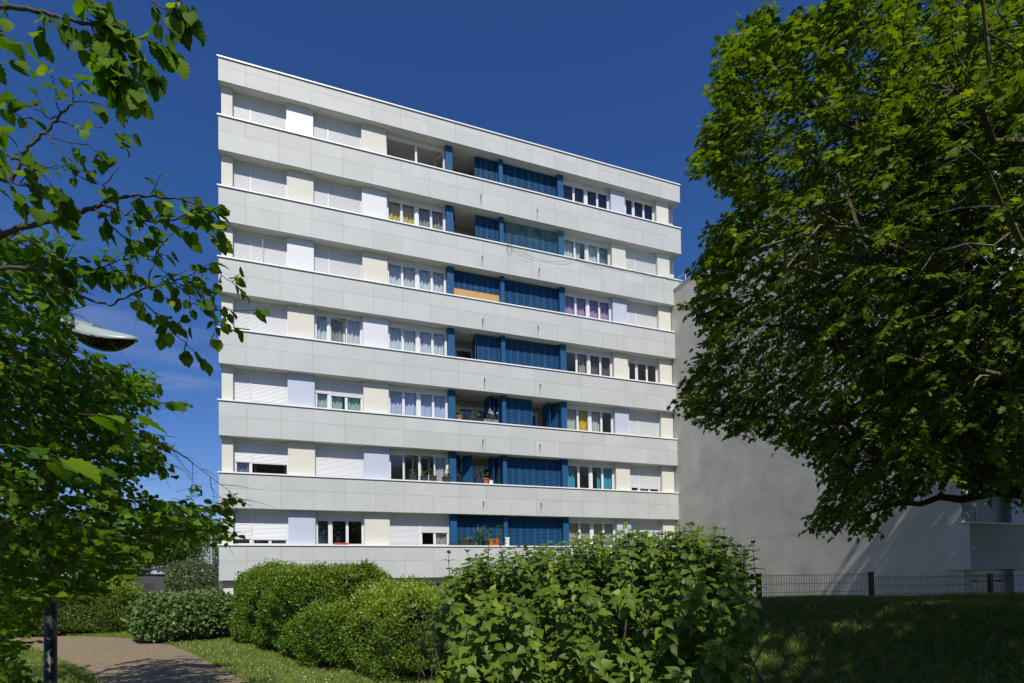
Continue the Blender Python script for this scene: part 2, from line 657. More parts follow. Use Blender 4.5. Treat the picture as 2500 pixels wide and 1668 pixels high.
# ------------------------------------------------------------------ the ground
def ground_z(x, y):
    x = np.asarray(x, float)
    y = np.asarray(y, float)
    bank = 1.02 * sm(3.0, 8.6, x + .12 * (y - 6)) * (1 - sm(8.9, 11.5, y + (x - 8) * .35))
    bank = bank * sm(-12, 0, y)
    far = -.7 * sm(20.5, 23, y) * sm(-7, -3.5, x) * (1 - sm(40, 60, y))
    bumps = .03 * np.sin(x * 1.3 + y * .7) * np.sin(y * 1.1 - x * .4) * sm(.2, .5, bank)
    return bank + far + bumps


gx = np.concatenate([[-600, -200, -90, -50, -35, -26], np.linspace(-20, 30, 126), [36, 50, 90, 200, 600]])
gy = np.concatenate([[-300, -80, -30, -15], np.linspace(-8, 40, 121), [46, 60, 90, 150, 300, 900]])
X, Y = np.meshgrid(gx, gy)
Z = ground_z(X, Y)
nx = len(gx)
V = np.stack([X.ravel(), Y.ravel(), Z.ravel()], -1)
I = np.arange(len(V)).reshape(X.shape)
Q = np.stack([I[:-1, :-1], I[:-1, 1:], I[1:, 1:], I[1:, :-1]], -1).reshape(-1, 4)
gm = mat('lawn_soil', (.085, .10, .028), .95, nscale=1.1, namt=.4, bump=.8, bscale=25)
tag(link('ground', np_mesh('ground', V, Q, gm, smooth=True)), kind='structure')

# the asphalt path curving away to the left
PR = np.array([(-.35, -6), (-.1, 1), (.15, 5), (-.20, 8), (-.81, 9.64), (-1.35, 11.4), (-2.10, 13.68), (-2.95, 16), (-4.1, 18.28), (-6.2, 20.3), (-9.5, 22.2), (-14, 23.6), (-22, 25)])
PL = np.array([(-2.6, -6), (-2.35, 1), (-2.0, 5), (-2.35, 8.4), (-2.95, 10.67), (-3.6, 12.2), (-4.77, 14.35), (-5.6, 16.1), (-6.6, 17.8), (-8.2, 19.2), (-10.8, 20.4), (-14.6, 21.6), (-22.3, 22.8)])


def path_x(y, A):
    return np.interp(y, A[:, 1], A[:, 0])


def smooth_line(A, m=6):
    t = np.arange(len(A))
    tt = np.linspace(0, len(A) - 1, (len(A) - 1) * m + 1)
    B = np.stack([np.interp(tt, t, A[:, 0]), np.interp(tt, t, A[:, 1])], -1)
    for _ in range(12):
        B[1:-1] = (B[:-2] + B[2:] + 2 * B[1:-1]) / 4
    return B


pr, pl = smooth_line(PR), smooth_line(PL)
V = []
for a, b in zip(pl, pr):
    for t in np.linspace(0, 1, 6):
        q = a + (b - a) * t
        V.append((q[0], q[1], .004 + .02 * math.sin(t * math.pi)))
Q = [(i * 6 + k, i * 6 + k + 1, (i + 1) * 6 + k + 1, (i + 1) * 6 + k) for i in range(len(pl) - 1) for k in range(5)]
pm = mat('brown_asphalt', (.23, .175, .098), .9, nscale=24, namt=.62, bump=1., bscale=60, streak=.3, streakcol=(.20, .155, .115))
tag(link('path', np_mesh('path', np.array(V), np.array(Q), pm, smooth=True)), kind='structure')


# ------------------------------------------------------------------ apartment blocks
H = 2.75
BT = [21.75] + [19.46 - H * k for k in range(7)]        # band tops
BB = [20.80] + [18.09 - H * k for k in range(7)]        # band bottoms


def slat_mesh(w_, h, name='roller_shutter'):
    b = MB()
    n = max(1, int(round(h / .052)))
    for i in range(n):
        z1 = -i * h / n
        z0 = -(i + 1) * h / n
        ym = -.007
        b.add([(0, 0, z1), (w_, 0, z1), (w_, ym, z1 - .35 * (z1 - z0)), (0, ym, z1 - .35 * (z1 - z0)),
               (0, ym, z0 + .012), (w_, ym, z0 + .012), (w_, .003, z0), (0, .003, z0)],
              [(0, 3, 2, 1), (3, 4, 5, 2), (4, 7, 6, 5)])
    b.box(0, w_, -.014, .01, -h - .035, -h)
    return b.mesh(name, M['shutter'])


def curtain_mesh(w_, h, colour, seed, name='curtain', x0=0.):
    r = random.Random(seed)
    V, Q_ = [], []
    n = max(12, int(w_ / .022))
    ph = r.random() * 6
    fq = r.uniform(16, 24)
    for i in range(n + 1):
        x = x0 + w_ * i / n
        y = .028 * math.sin(x * fq * 2 + ph) + .016 * math.sin(x * fq * .83 + ph * 2)
        V += [(x, y, 0), (x, y * 1.3, -h)]
    for i in range(n):
        Q_.append((2 * i, 2 * i + 1, 2 * i + 3, 2 * i + 2))
    me = bpy.data.meshes.new(name)
    me.from_pydata(V, [], Q_)
    me.update()
    me.materials.append(CUR[colour])
    return me


def window(root, x0, x1, z0, z1, Yw, sections, box=.12, glass='glass', seed=0, sash_w=.055):
    """sections: dict(x0, x1, lights=n, shut=0..1, cur=[...], open=[...]) ; frame is the window part, the rest its sub-parts"""
    fr = MB()
    d0, d1 = Yw, Yw + .07
    fr.box(x0, x1, d0 + .002, d1, z1 - box, z1)
    zt = z1 - box
    fr.box(x0, x0 + .045, d0, d1, z0, zt)
    fr.box(x1 - .045, x1, d0, d1, z0, zt)
    fr.box(x0 + .045, x1 - .045, d0, d1, z0, z0 + .05)
    zt_ = zt
    bars = []
    for i in range(len(sections) - 1):
        a, b_ = sections[i]['x1'], sections[i + 1]['x0']
        fr.box(a, b_, d0 - .012, d1, z0 + .05, zt)
    panes, kids = [], []
    for si, s_ in enumerate(sections):
        a, b_ = s_['x0'], s_['x1']
        if si == 0: a = x0 + .045
        if si == len(sections) - 1: b_ = x1 - .045
        n = s_.get('lights', 1)
        wl = (b_ - a) / n
        opn = s_.get('open', [0] * n)
        cur = s_.get('cur', [None] * n)
        fr.box(a, b_, d0 + .012, d1 - .005, zt - .045, zt)
        for k in range(n):
            xa, xb = a + wl * k, a + wl * (k + 1)
            za, zb = z0 + .05, zt - .045
            if opn[k]:
                kids.append(('sash', xa, xb, za, zb, opn[k]))
            else:
                w2 = sash_w
                fr.box(xa, xa + w2, d0 + .02, d1 - .004, za, zb)
                fr.box(xb - w2, xb, d0 + .02, d1 - .004, za, zb)
                fr.box(xa + w2, xb - w2, d0 + .02, d1 - .004, za, za + w2)
                fr.box(xa + w2, xb - w2, d0 + .02, d1 - .004, zb - w2 * .7, zb)
                kids.append(('pane', xa + w2, xb - w2, za + w2, zb - w2 * .7, 0))
            if cur[k]:
                kids.append(('curtain', xa + .01, xb - .01, za, zb, cur[k]))
        if s_.get('vent'):
            for k in range(n):
                if k in s_['vent']:
                    xm = a + wl * (k + .5)
                    fr.box(xm - .17, xm + .17, d0 - .005, d0 + .0125, zt - .036, zt - .012)
        sh = s_.get('shut', 0)
        if sh > 0:
            kids.append(('roller_shutter', a + .004, b_ - .004, 0, 0, sh))
    W = fr.build('window', M['pvc'], root)
    W['label_dummy'] = 0
    del W['label_dummy']
    hh = zt - z0 - .05
    for i, (nm, xa, xb, za, zb, ex) in enumerate(kids):
        if nm == 'pane':
            b = MB().box(xa, xb, Yw + .040, Yw + .046, za, zb)
            link('pane', b.mesh('pane', M[glass]), W, False).location = (0, 0, 0)
        elif nm == 'curtain':
            c_ = ex
            fx0, fx1 = 0, 1
            if isinstance(ex, tuple):
                c_, fx0, fx1 = ex
            me = curtain_mesh((xb - xa) * (fx1 - fx0), zb - za, c_, seed * 31 + i)
            o = link('curtain', me, W, False)
            o.location = (xa + (xb - xa) * fx0, Yw + .17, zb)
        elif nm == 'roller_shutter':
            o = link('roller_shutter', slat_mesh(xb - xa, hh * ex - .02), W, False)
            o.location = (xa, Yw + .006, zt)
        elif nm == 'sash':
            w2, wd = .055, xb - xa
            hinge, ang = ex
            b = MB()
            b.box(0, w2, 0, .045, za, zb).box(wd - w2, wd, 0, .045, za, zb)
            b.box(w2, wd - w2, 0, .045, za, za + w2).box(w2, wd - w2, 0, .045, zb - w2, zb)
            p = MB().box(w2, wd - w2, .018, .024, za + w2, zb - w2)
            for bb, nn_, mm in ((b, 'sash', M['pvc']), (p, 'pane', M[glass])):
                me = bb.mesh(nn_, mm)
                if hinge == 'R':
                    me.transform(Matrix.Translation((-wd, 0, 0)))
                o = link(nn_, me, W, False)
                o.location = (xa if hinge == 'L' else xb, Yw + .025, 0)
                o.rotation_euler = (0, 0, math.radians(ang if hinge == 'L' else -ang))
    return W


def louvre_leaf(w_, h, seed=0):
    b = MB()
    t = .035
    st = .05
    b.box(0, st, 0, t, 0, h).box(w_ - st, w_, 0, t, 0, h)
    b.box(w_ / 2 - .03, w_ / 2 + .03, .001, t - .001, .08, h - .07)
    b.box(st, w_ - st, .002, t - .002, 0, .08).box(st, w_ - st, .002, t - .002, h - .07, h)
    n = int((h - .15) / .062)
    for (xa, xb) in ((st, w_ / 2 - .03), (w_ / 2 + .03, w_ - st)):
        for i in range(n):
            z = .08 + (h - .15) * i / n
            dz = (h - .15) / n
            b.add([(xa, .004, z + .006), (xb, .004, z + .006), (xb, .007, z + dz * .66), (xa, .007, z + dz * .66),
                   (xa, .030, z + dz * .66), (xb, .030, z + dz * .66)], [(0, 1, 2, 3), (3, 2, 5, 4)])
        # the lining behind the slots
        b.add([(xa, .032, .08), (xb, .032, .08), (xb, .032, h - .07), (xa, .032, h - .07)], [(0, 1, 2, 3)])
    return b


def pick_panels(xs, seed):
    return xs


def make_block(name, label, ox, Y0, rows, x_end, top_k, detail=True, merge_seed=3, roof_z=None, loc=None):
    """one slab block; ox = x shift of the bay pattern, rows = indices of bands built"""
    xl = -2.88 + ox
    root = empty(name, (xl, Y0, -.7), label, 'apartment building')
    rs = random.Random(merge_seed)
    # body: floors, walls, partitions, rear
    wl = MB()
    back = Y0 + 11
    ztop = BT[top_k] - .25
    wl.box(xl + .07, xl + .30, Y0 + .61, back, -.9, ztop)                 # left gable
    wl.box(xl + .30, x_end, back - .25, back, -.9, ztop)                  # rear
    wl.box(x_end - .25, x_end - .003, Y0 + .62, back - .25, -.9, ztop)
    wl.box(xl + .30, x_end - .25, Y0 + .62, back - .25, ztop - .2, ztop)
    wl.build('outer_wall', M['gable'] if not detail else M['cream'], root)
    it = MB()
    it.box(xl + .31, x_end - .26, Y0 + 4.2, Y0 + 4.3, -.8, ztop - .21)
    for xp in (0.05, 2.98, 8.70, 14.9):
        if xp + ox < x_end - .5:
            it.box(xp + ox - .06, xp + ox + .06, Y0 + .64 if xp != 8.70 else Y0 + 1.75, Y0 + 4.19, -.8, ztop - .21)
    it.build('partition', M['interior'], root)
    piers = [(-2.81, -2.42, 'cream'), (-.46, .55, None), (2.47, 3.50, None), (14.49, 15.28, None), (17.17, 17.91, 'cream')]
    for bi in rows:
        zt, zb = BT[bi], BB[bi]
        b = MB()
        # slab and parapet behind the cladding
        b.box(xl + .012, x_end - .012, Y0 + .022, Y0 + .20, zb + .012, zt - .03)
        b.build('parapet', M['backing'], root)
        b = MB()
        b.box(xl + .004, x_end - .004, Y0 + .004, Y0 + .66, zb, zb + .0118)
        b.box(xl + .32, x_end - .28, Y0 + .201, Y0 + 4.15, zb + .0125, zb + .24)
        # return round the left gable corner
        b.box(xl, xl + .0685, Y0 + .021, Y0 + .60, zb + .0122, zt - .031)
        b.build('floor_slab', M['soffit'], root)
        # ceiling surface inside
        # cladding panels: two courses
        zm = zb + (zt - zb) * .535 if bi else zb + (zt - zb) * .62
        js = [xl]
        x = ox - 1.934
        while x < x_end - .25:
            js.append(x)
            x += 1.2045
        js.append(x_end)
        for (pz0, pz1) in ((zb, zm - .003), (zm + .003, zt - .032)):
            i = 0
            while i < len(js) - 1:
                j = i + 1
                if rs.random() < (.26 if pz0 > zb else .10) and j < len(js) - 1:
                    j += 1
                a = js[i] + (0 if i == 0 else .0032)
                b_ = js[j] - (0 if j == len(js) - 1 else .0032)
                pb = MB()
                dy = rs.uniform(-.0015, .0015)
                pb.box(a, b_, Y0 + dy - .006, Y0 + .019, pz0, pz1)
                pb.build('cladding_panel', M['panel'], root)
                i = j
        cp = MB()
        cp.box(xl - .045, x_end + (.04 if x_end < 18.6 else 0), Y0 - .05, Y0 + .26, zt - .028, zt)
        cp.box(xl - .045, x_end, Y0 - .05, Y0 - .035, zt - .052, zt - .0281)
        cp.build('coping', M['coping'], root)
    return root


# ---- main block
main = make_block('apartment_block', 'tall white apartment block with eight grey panelled bands and blue louvred loggias', 0, 23.56, range(8), 18.46, 0)
Y0 = 23.56
YP, YW = Y0 + .24, Y0 + .44
row_spec = {
    1: dict(p1='whitep', p2='cream', p3='lavender'),
    2: dict(p1='cream', p2='whitep', p3='cream'),
    3: dict(p1='whitep', p2='cream', p3='lavender'),
    4: dict(p1='cream', p2='whitep', p3='cream'),
    5: dict(p1='lavender', p2='cream', p3='lavender'),
    6: dict(p1='cream', p2='lavender', p3='cream'),
    7: dict(p1='lavender', p2='cream', p3='lavender'),
    8: dict(p1='cream', p2='cream', p3='cream'),
}


def A_sec(s1, s2, c=None, o=None, gl=None):
    c = c or [None] * 3
    o = o or [0] * 3
    return [dict(x0=-2.37, x1=-1.82, lights=1, shut=s1, cur=c[:1], open=o[:1]), dict(x0=-1.77, x1=-.5, lights=2, shut=s2, cur=c[1:], open=o[1:])]


def B_sec(s1, s2, c=None, o=None):
    c = c or [None] * 3
    o = o or [0] * 3
    return [dict(x0=.6, x1=1.10, lights=1, shut=s1, cur=c[:1], open=o[:1]), dict(x0=1.16, x1=2.44, lights=2, shut=s2, cur=c[1:], open=o[1:])]


def C_sec(c, o=None, s=(0, 0)):
    o = o or [0] * 4
    return [dict(x0=3.58, x1=4.77, lights=2, cur=c[:2], open=o[:2], vent=[1], shut=s[0]), dict(x0=4.86, x1=6.06, lights=2, cur=c[2:], open=o[2:], vent=[0], shut=s[1])]


def D_sec(c, o=None):
    o = o or [0] * 4
    return [dict(x0=11.93, x1=13.15, lights=2, cur=c[:2], open=o[:2], vent=[1]), dict(x0=13.25, x1=14.44, lights=2, cur=c[2:], open=o[2:], vent=[0])]


def E_sec(s1, s2, c=None):
    c = c or [None] * 3
    return [dict(x0=15.45, x1=15.90, lights=1, shut=s1, cur=c[:1]), dict(x0=15.95, x1=17.14, lights=2, shut=s2, cur=c[1:])]


NO = [None] * 4
wins = {
    1: dict(A=A_sec(1, 1), B=B_sec(1, 1), C=C_sec(NO, [('L', 62), ('R', 88), ('L', 88), ('R', 62)]), D=D_sec(['slate'] * 4), E=E_sec(0, 0, ['slate'] * 3)),
    2: dict(A=A_sec(1, 1), B=B_sec(1, 1), C=C_sec(['yellow', 'yellow', 'taupe', 'taupe']), D=D_sec(['white', ('white', 0, .6), ('white', .1, 1), 'slate']), E=E_sec(1, 1)),
    3: dict(A=A_sec(1, 1), B=B_sec(1, 1), C=C_sec(['white'] * 4), D=D_sec(['purple'] * 4), E=E_sec(1, 1)),
    4: dict(A=A_sec(.80, .84), B=B_sec(.0, .0, ['white', 'taupe', 'white'], [0, ('L', 14), 0]), C=C_sec(['white'] * 4, [0, ('R', 6), 0, 0]),
            D=D_sec([None, ('taupe', .3, .9), 'dark', 'dark']), E=E_sec(.18, .18, [None, None, None])),
    5: dict(A=A_sec(.92, .95), B=B_sec(.42, .46, ['green', ('green', 0, .8), 'green']), C=C_sec(['lilac'] * 4),
            D=D_sec(['grey', 'ochre', 'grey', None]), E=E_sec(1, 1)),
    6: dict(A=A_sec(.62, .64, ['slate', None, None], [0, ('L', 80), ('R', 80)]), B=B_sec(1, 1),
            C=C_sec([None, None, None, 'grey'], [0, ('L', 38), ('L', 36), 0]), D=D_sec([('blue', 0, .8), None, ('blue', .62, 1), 'blue']), E=E_sec(.82, .84, [None, 'green', None])),
    7: dict(A=A_sec(.82, .84), B=B_sec(.20, .20), C=C_sec([None, None, None, 'beige'], None, (1, .52)),
            D=D_sec(['beige', 'beige', 'beige', 'beige']), E=E_sec(1, 1)),
    8: dict(A=A_sec(1, 1), B=B_sec(1, 1), C=C_sec(['white'] * 4), D=D_sec(['white'] * 4), E=E_sec(1, 1)),
}
# loggia shutters: list of (x of hinge, angle) ; closed leaves lie in the plane, 0 degrees
LW1, LW2 = .545, .69
log1 = {1: [('c', 2), ('c', 3), ('o', 6.44, 88)], 2: [('c', 2), ('c', 3), ('o', 6.50, 70)], 3: [('c', 0), ('c', 1), ('c', 2), ('c', 3)],
        4: [('c', 2), ('c', 3), ('o', 6.44, 88), ('o', 7.44, 84)], 5: [('o', 8.50, 96), ('o', 8.30, 99), ('o', 8.12, 101)],
        6: [('o', 6.44, 52), ('o', 7.22, 128), ('o', 8.50, 95), ('o', 8.24, 98)], 7: [('c', 0), ('c', 1), ('c', 2), ('c', 3)],
        8: [('c', 0), ('c', 1), ('c', 2), ('c', 3)]}
log2 = {k: [('c', 0), ('c', 1), ('c', 2), ('c', 3)] for k in range(1, 9)}
log2[5] = [('c', 0), ('c', 1), ('o', 11.50, 122), ('o', 11.10, 96)]

leaf_cache = {}


def blue_leaf(kind, xx, w_, z0, h, ang=0):
    key = round(w_, 3)
    if key not in leaf_cache:
        leaf_cache[key] = louvre_leaf(w_, h).mesh('louvred_shutter', M['bluedark'])
    o = link('louvred_shutter', leaf_cache[key], main, False)
    L = main.location
    o.location = (xx - L.x, YW + .0 - L.y, z0 - L.z)
    o.rotation_euler = (0, 0, math.radians(ang))
    return o


for r in range(1, 9):
    z1 = BB[r - 1]
    z0 = BT[r] - .04 if r < 8 else -.2
    rz0 = z0
    sp = row_spec[r]
    # piers
    for (xa, xb, mname) in ((-2.81, -2.42, 'cream'), (-.46, .55, sp['p1']), (2.47, 3.50, sp['p2']), (14.49, 15.28, sp['p3']), (17.17, 17.91, 'cream')):
        p = MB().box(xa, xb, YP, YW + .18, z0 - .02, z1 + .006)
        o = p.build('pier', M[mname], main)
    # windows
    W_ = wins[r]
    for key, xa, xb in (('A', -2.42, -.46), ('B', .55, 2.47), ('C', 3.50, 6.10), ('D', 11.88, 14.49), ('E', 15.28, 17.17)):
        gl = 'glassd' if (r, key) in ((1, 'D'), (1, 'E'), (7, 'B'), (4, 'E'), (7, 'A')) else 'glass'
        bx = .12
        if key in 'CD':
            bx = .17
        zb_ = z0 + (0 if r < 8 else 1.3)
        if key == 'E':
            xa_, xb_ = xa + .12, xb - .0
            MB().box(xa + .002, xa_ - .001, YW, YW + .12, zb_, z1).build('pier', M['cream'], main)
        else:
            xa_, xb_ = xa, xb
        window(main, xa_ + .002, xb_ - .002, zb_, z1, YW, W_[key], bx, gl, seed=r * 7 + ord(key))
        if r == 8:
            MB().box(xa, xb, YW + .01, YW + .15, -.2, zb_ - .002).build('pier', M['cream'], main)
    # blue pillars, loggia
    for (xa, xb) in ((6.10, 6.41), (8.60, 8.79), (11.58, 11.87)):
        MB().box(xa, xb, YP, YW + .10, z0 - .02, z1 + .004).build('blue_pillar', M['blue'], main)
    lb = MB()
    fl = z0 - .95
    lb.box(6.16, 11.82, Y0 + 1.62, Y0 + 1.72, fl, z1 + .3)
    lb.box(6.12, 6.18, YW + .105, Y0 + 1.62, fl, z1 + .3)
    lb.box(11.80, 11.86, YW + .105, Y0 + 1.62, fl, z1 + .3)
    lb.build('loggia_wall', M['interior'], main)
    for (xa, xb) in ((6.75, 8.45), (9.3, 10.9)):
        if r in (1, 2, 4, 5, 6):
            window(main, xa, xb, fl + .05, z1 - .28, Y0 + 1.54, [dict(x0=xa + .045, x1=xa + (xb - xa) * .5, lights=1, cur=[None]), dict(x0=xa + (xb - xa) * .5 + .03, x1=xb - .045, lights=1, cur=['grey' if r == 5 else None])], .05, 'glassd', seed=r)
    hh = z1 - z0 + .35
    for spec, base, lw in ((log1[r], 6.415, LW1), (log2[r], 8.795, LW2)):
        for q in spec:
            if q[0] == 'c':
                blue_leaf('c', base + lw * q[1] + .002, lw - .004, z0 - .36, hh)
            else:
                blue_leaf('o', q[1], lw - .004, z0 - .36, hh, q[2])
    if r == 3:
        MB().box(6.43, 8.58, YW - .06, YW - .02, z0 - .1, z0 + .56).build('panel_board', M['board'], main)['label'] = 'orange brown board fixed across the foot of the shutters'

# little black drain hooks on the bands
HK = [(7.60, 18.57), (10.35, 18.53), (7.62, 15.79), (10.39, 15.75), (7.61, 12.97), (10.29, 13.03), (7.66, 10.31), (10.35, 10.32),
      (7.54, 7.56), (10.29, 7.53), (7.52, 4.81), (10.30, 4.83)]
for hx, hz in HK:
    MB().tube([(hx + .03, Y0 + .01, hz + .10), (hx, Y0 - .16, hz + .075), (hx, Y0 - .165, hz - .13)], .013, 5).build('drain_hook', M['black'], main)
MB().tube([(-3.02, Y0 + .35, -.7), (-3.02, Y0 + .35, 2.2)], .045, 8).box(-3.12, -2.93, Y0 + .25, Y0 + .45, 2.2, 2.42).build('downpipe', M['metal'], main)
MB().tube([(.0, Y0 - .012, 12.9), (.0, Y0 + .02, 12.5)], .01, 4).build('cable', M['pvc'], main)
MB().tube([(-1.35, Y0 + .20, 15.35), (-1.35, Y0 + .40, 14.1)], .008, 4).build('cable', M['pvc'], main)

# ---- second block, standing forward on the right (its blank gable faces left)
WY = 10.35
wing = make_block('apartment_block', 'lower neighbouring block with a blank grey gable wall behind the maple and wire fence', 20.76, WY, range(3, 8), 30, 3)
wing.location.z = -.7
for ch in wing.children:
    if ch.name.startswith('outer_wall') or ch.name.startswith('partition'):
        bpy.data.objects.remove(ch)
g = MB()
gx0 = 17.95
g.box(gx0 + .015, gx0 + .25, WY + .62, 35, -.9, 16.1)
g.box(gx0 + .25, 30, WY + 11, WY + 11.2, -.9, 16.1)
g.box(gx0 + .25, 30, WY + .7, WY + 11, 15.75, 15.95)
g.build('outer_wall', M['backing'], wing)
# gable wall in storey-high render bays with a fine joint at every floor
edges = [-.9] + [3.06 + H * k for k in range(5)] + [16.10]
for i in range(len(edges) - 1):
    MB().box(gx0 - .0, gx0 + .0149, WY + .30, 35, edges[i] + .003, edges[i + 1] - .003).build('gable_wall', M['gable'], wing)
MB().box(gx0 - .03, gx0 + .30, WY + .62, 35, 16.10, 16.16).build('coping', M['lightgrey'], wing)
rl = MB()
for yy in np.arange(12.2, 30, 1.55):
    rl.tube([(18.3, yy, 16.16), (18.3, yy, 16.86)], .022, 6)
rl.tube([(18.3, 11.6, 16.86), (18.3, 30, 16.86)], .022, 6)
rl.build('roof_railing', M['grey'], wing)
MB().box(gx0 + .30, 30, WY + 3.2, WY + 3.3, -.8, 15.7).build('partition', M['intdark'], wing)
for r in range(4, 9):
    z1 = BB[r - 1]
    z0 = BT[r] - .04 if r < 8 else -.2
    for (xa, xb, mm) in ((17.951, 18.34, 'cream'), (20.30, 21.31, 'lavender'), (23.23, 24.26, 'cream')):
        MB().box(xa, xb, WY + .245, WY + .61, z0 - .02, z1 + .006).build('pier', M[mm], wing)
    for xa, xb, S_, dx in ((18.34, 20.30, A_sec(1, 1) if r % 2 else A_sec(.5, .6), 20.76), (21.31, 23.23, B_sec(1, 1), 20.76)):
        sec = [dict(s_, x0=s_['x0'] + dx, x1=s_['x1'] + dx) for s_ in S_]
        window(wing, xa + .002, xb - .002, z0 + (0 if r < 8 else 1.3), z1, WY + .44, sec, .12, 'glassd', seed=r * 5 + 1)
        if r == 8:
            MB().box(xa, xb, WY + .45, WY + .6, -.2, z0 + 1.298).build('pier', M['cream'], wing)
    MB().box(24.26, 30, WY + .4, WY + .5, z0 - .02, z1).build('pier', M['cream'], wing)

# ------------------------------------------------------------------ net on the second storey from the top
nb = []
NX, NZ = 60, 14
zt_, zb_ = BB[1] + .02, BT[2] - .02
for i in range(NX + 1):
    x = 8.75 + (17.95 - 8.75) * i / NX
    sagx = max(0, .42 * math.sin(math.pi * min(1, max(0, (x - 8.8) / 3.6))) ** .8 if x < 12.4 else .20 * abs(math.sin((x - 12.4) * 1.9)) * (1 - (x - 12.4) / 6))
    for k in range(NZ + 1):
        t = k / NZ
        z = zt_ + (zb_ - sagx - zt_) * t
        y = Y0 + .10 - .17 * min(1, t * 1.6) - .03 * math.sin(x * 3 + t * 4)
        nb.append((x, y, z))
nf = [(i * (NZ + 1) + k, (i + 1) * (NZ + 1) + k, (i + 1) * (NZ + 1) + k + 1, i * (NZ + 1) + k + 1) for i in range(NX) for k in range(NZ)]
net = empty('bird_net', (8.75, Y0 - .1, zb_), 'thin green bird net hung across the right half of the second balcony row', 'net')
link('mesh_sheet', np_mesh('mesh_sheet', np.array(nb), np.array(nf), M['net'], smooth=True), net)
rp = MB()
rp.tube([nb[i * (NZ + 1) + NZ] for i in range(NX + 1)], .006, 4)
rp.tube([nb[i * (NZ + 1)] for i in range(NX + 1)], .005, 4)
rp.tube([(8.8 + .03 * math.sin(a), Y0 - .08, zb_ - .12 + .16 * math.cos(a)) if False else (8.95 + .13 * math.sin(a), Y0 - .09, zb_ - .16 + .2 * math.cos(a)) for a in np.linspace(0, 6.2, 12)], .01, 4)
rp.build('rope', mat('green_rope', (.05, .30, .15), .7), net)

# ------------------------------------------------------------------ flower pots and things on the parapets
PL_BIG = leafmat('pot_plant_leaf', (.045, .11, .02), (.12, .22, .04), (1.3, 1.5, .6), tmix=.3)


def pot_mesh(kind, r, h):
    b = MB()
    if kind == 'round':
        b.lathe((0, 0, 0), [(r * .72, 0), (r * .95, h * .8), (r * 1.08, h * .8), (r * 1.08, h), (r * .94, h), (r * .92, h * .9)], 14)
    elif kind == 'square':
        b.box(-r, r, -r, r, 0, h * .86).box(-r * 1.1, r * 1.1, -r * 1.1, r * 1.1, h * .861, h)
    else:                                             # long trough
        b.box(-r, r, -.085, .085, 0, h * .85).box(-r * 1.03, r * 1.03, -.095, .095, h * .851, h)
    return b


def plant_leaves(r, h, n, size, seed, trail=0., kind='bush'):
    g_ = np.random.default_rng(seed)
    P, D, N_, s_ = [], [], [], []
    st = MB()
    ns = max(3, n // 9)
    for i in range(ns):
        a = g_.random() * 6.28
        tip = np.array([math.cos(a) * r * g_.uniform(.2, 1), math.sin(a) * r * .8 * g_.uniform(.2, 1), h * g_.uniform(.55, 1)])
        b0 = tip * np.array([.15, .15, 0])
        st.tube([b0, (b0 + tip) / 2 + np.array([0, 0, .03]), tip], [.004, .003, .002], 3, False)
        for k in range(n // ns):
            t = g_.uniform(.3, 1.05)
            p = b0 + (tip - b0) * t + g_.normal(0, .015, 3)
            P.append(p)
            D.append(nrm(np.array([math.cos(a), math.sin(a), .2]) + g_.normal(0, .7, 3)))
            N_.append(nrm(np.array([0, -.4, 1]) + g_.normal(0, .5, 3)))
            s_.append(size * g_.uniform(.6, 1.2))
    return leaves_mesh('foliage', L_OVAL, np.array(P), np.array(D), np.array(N_), np.array(s_), PL_BIG, rnd=g_.random(len(P))), st


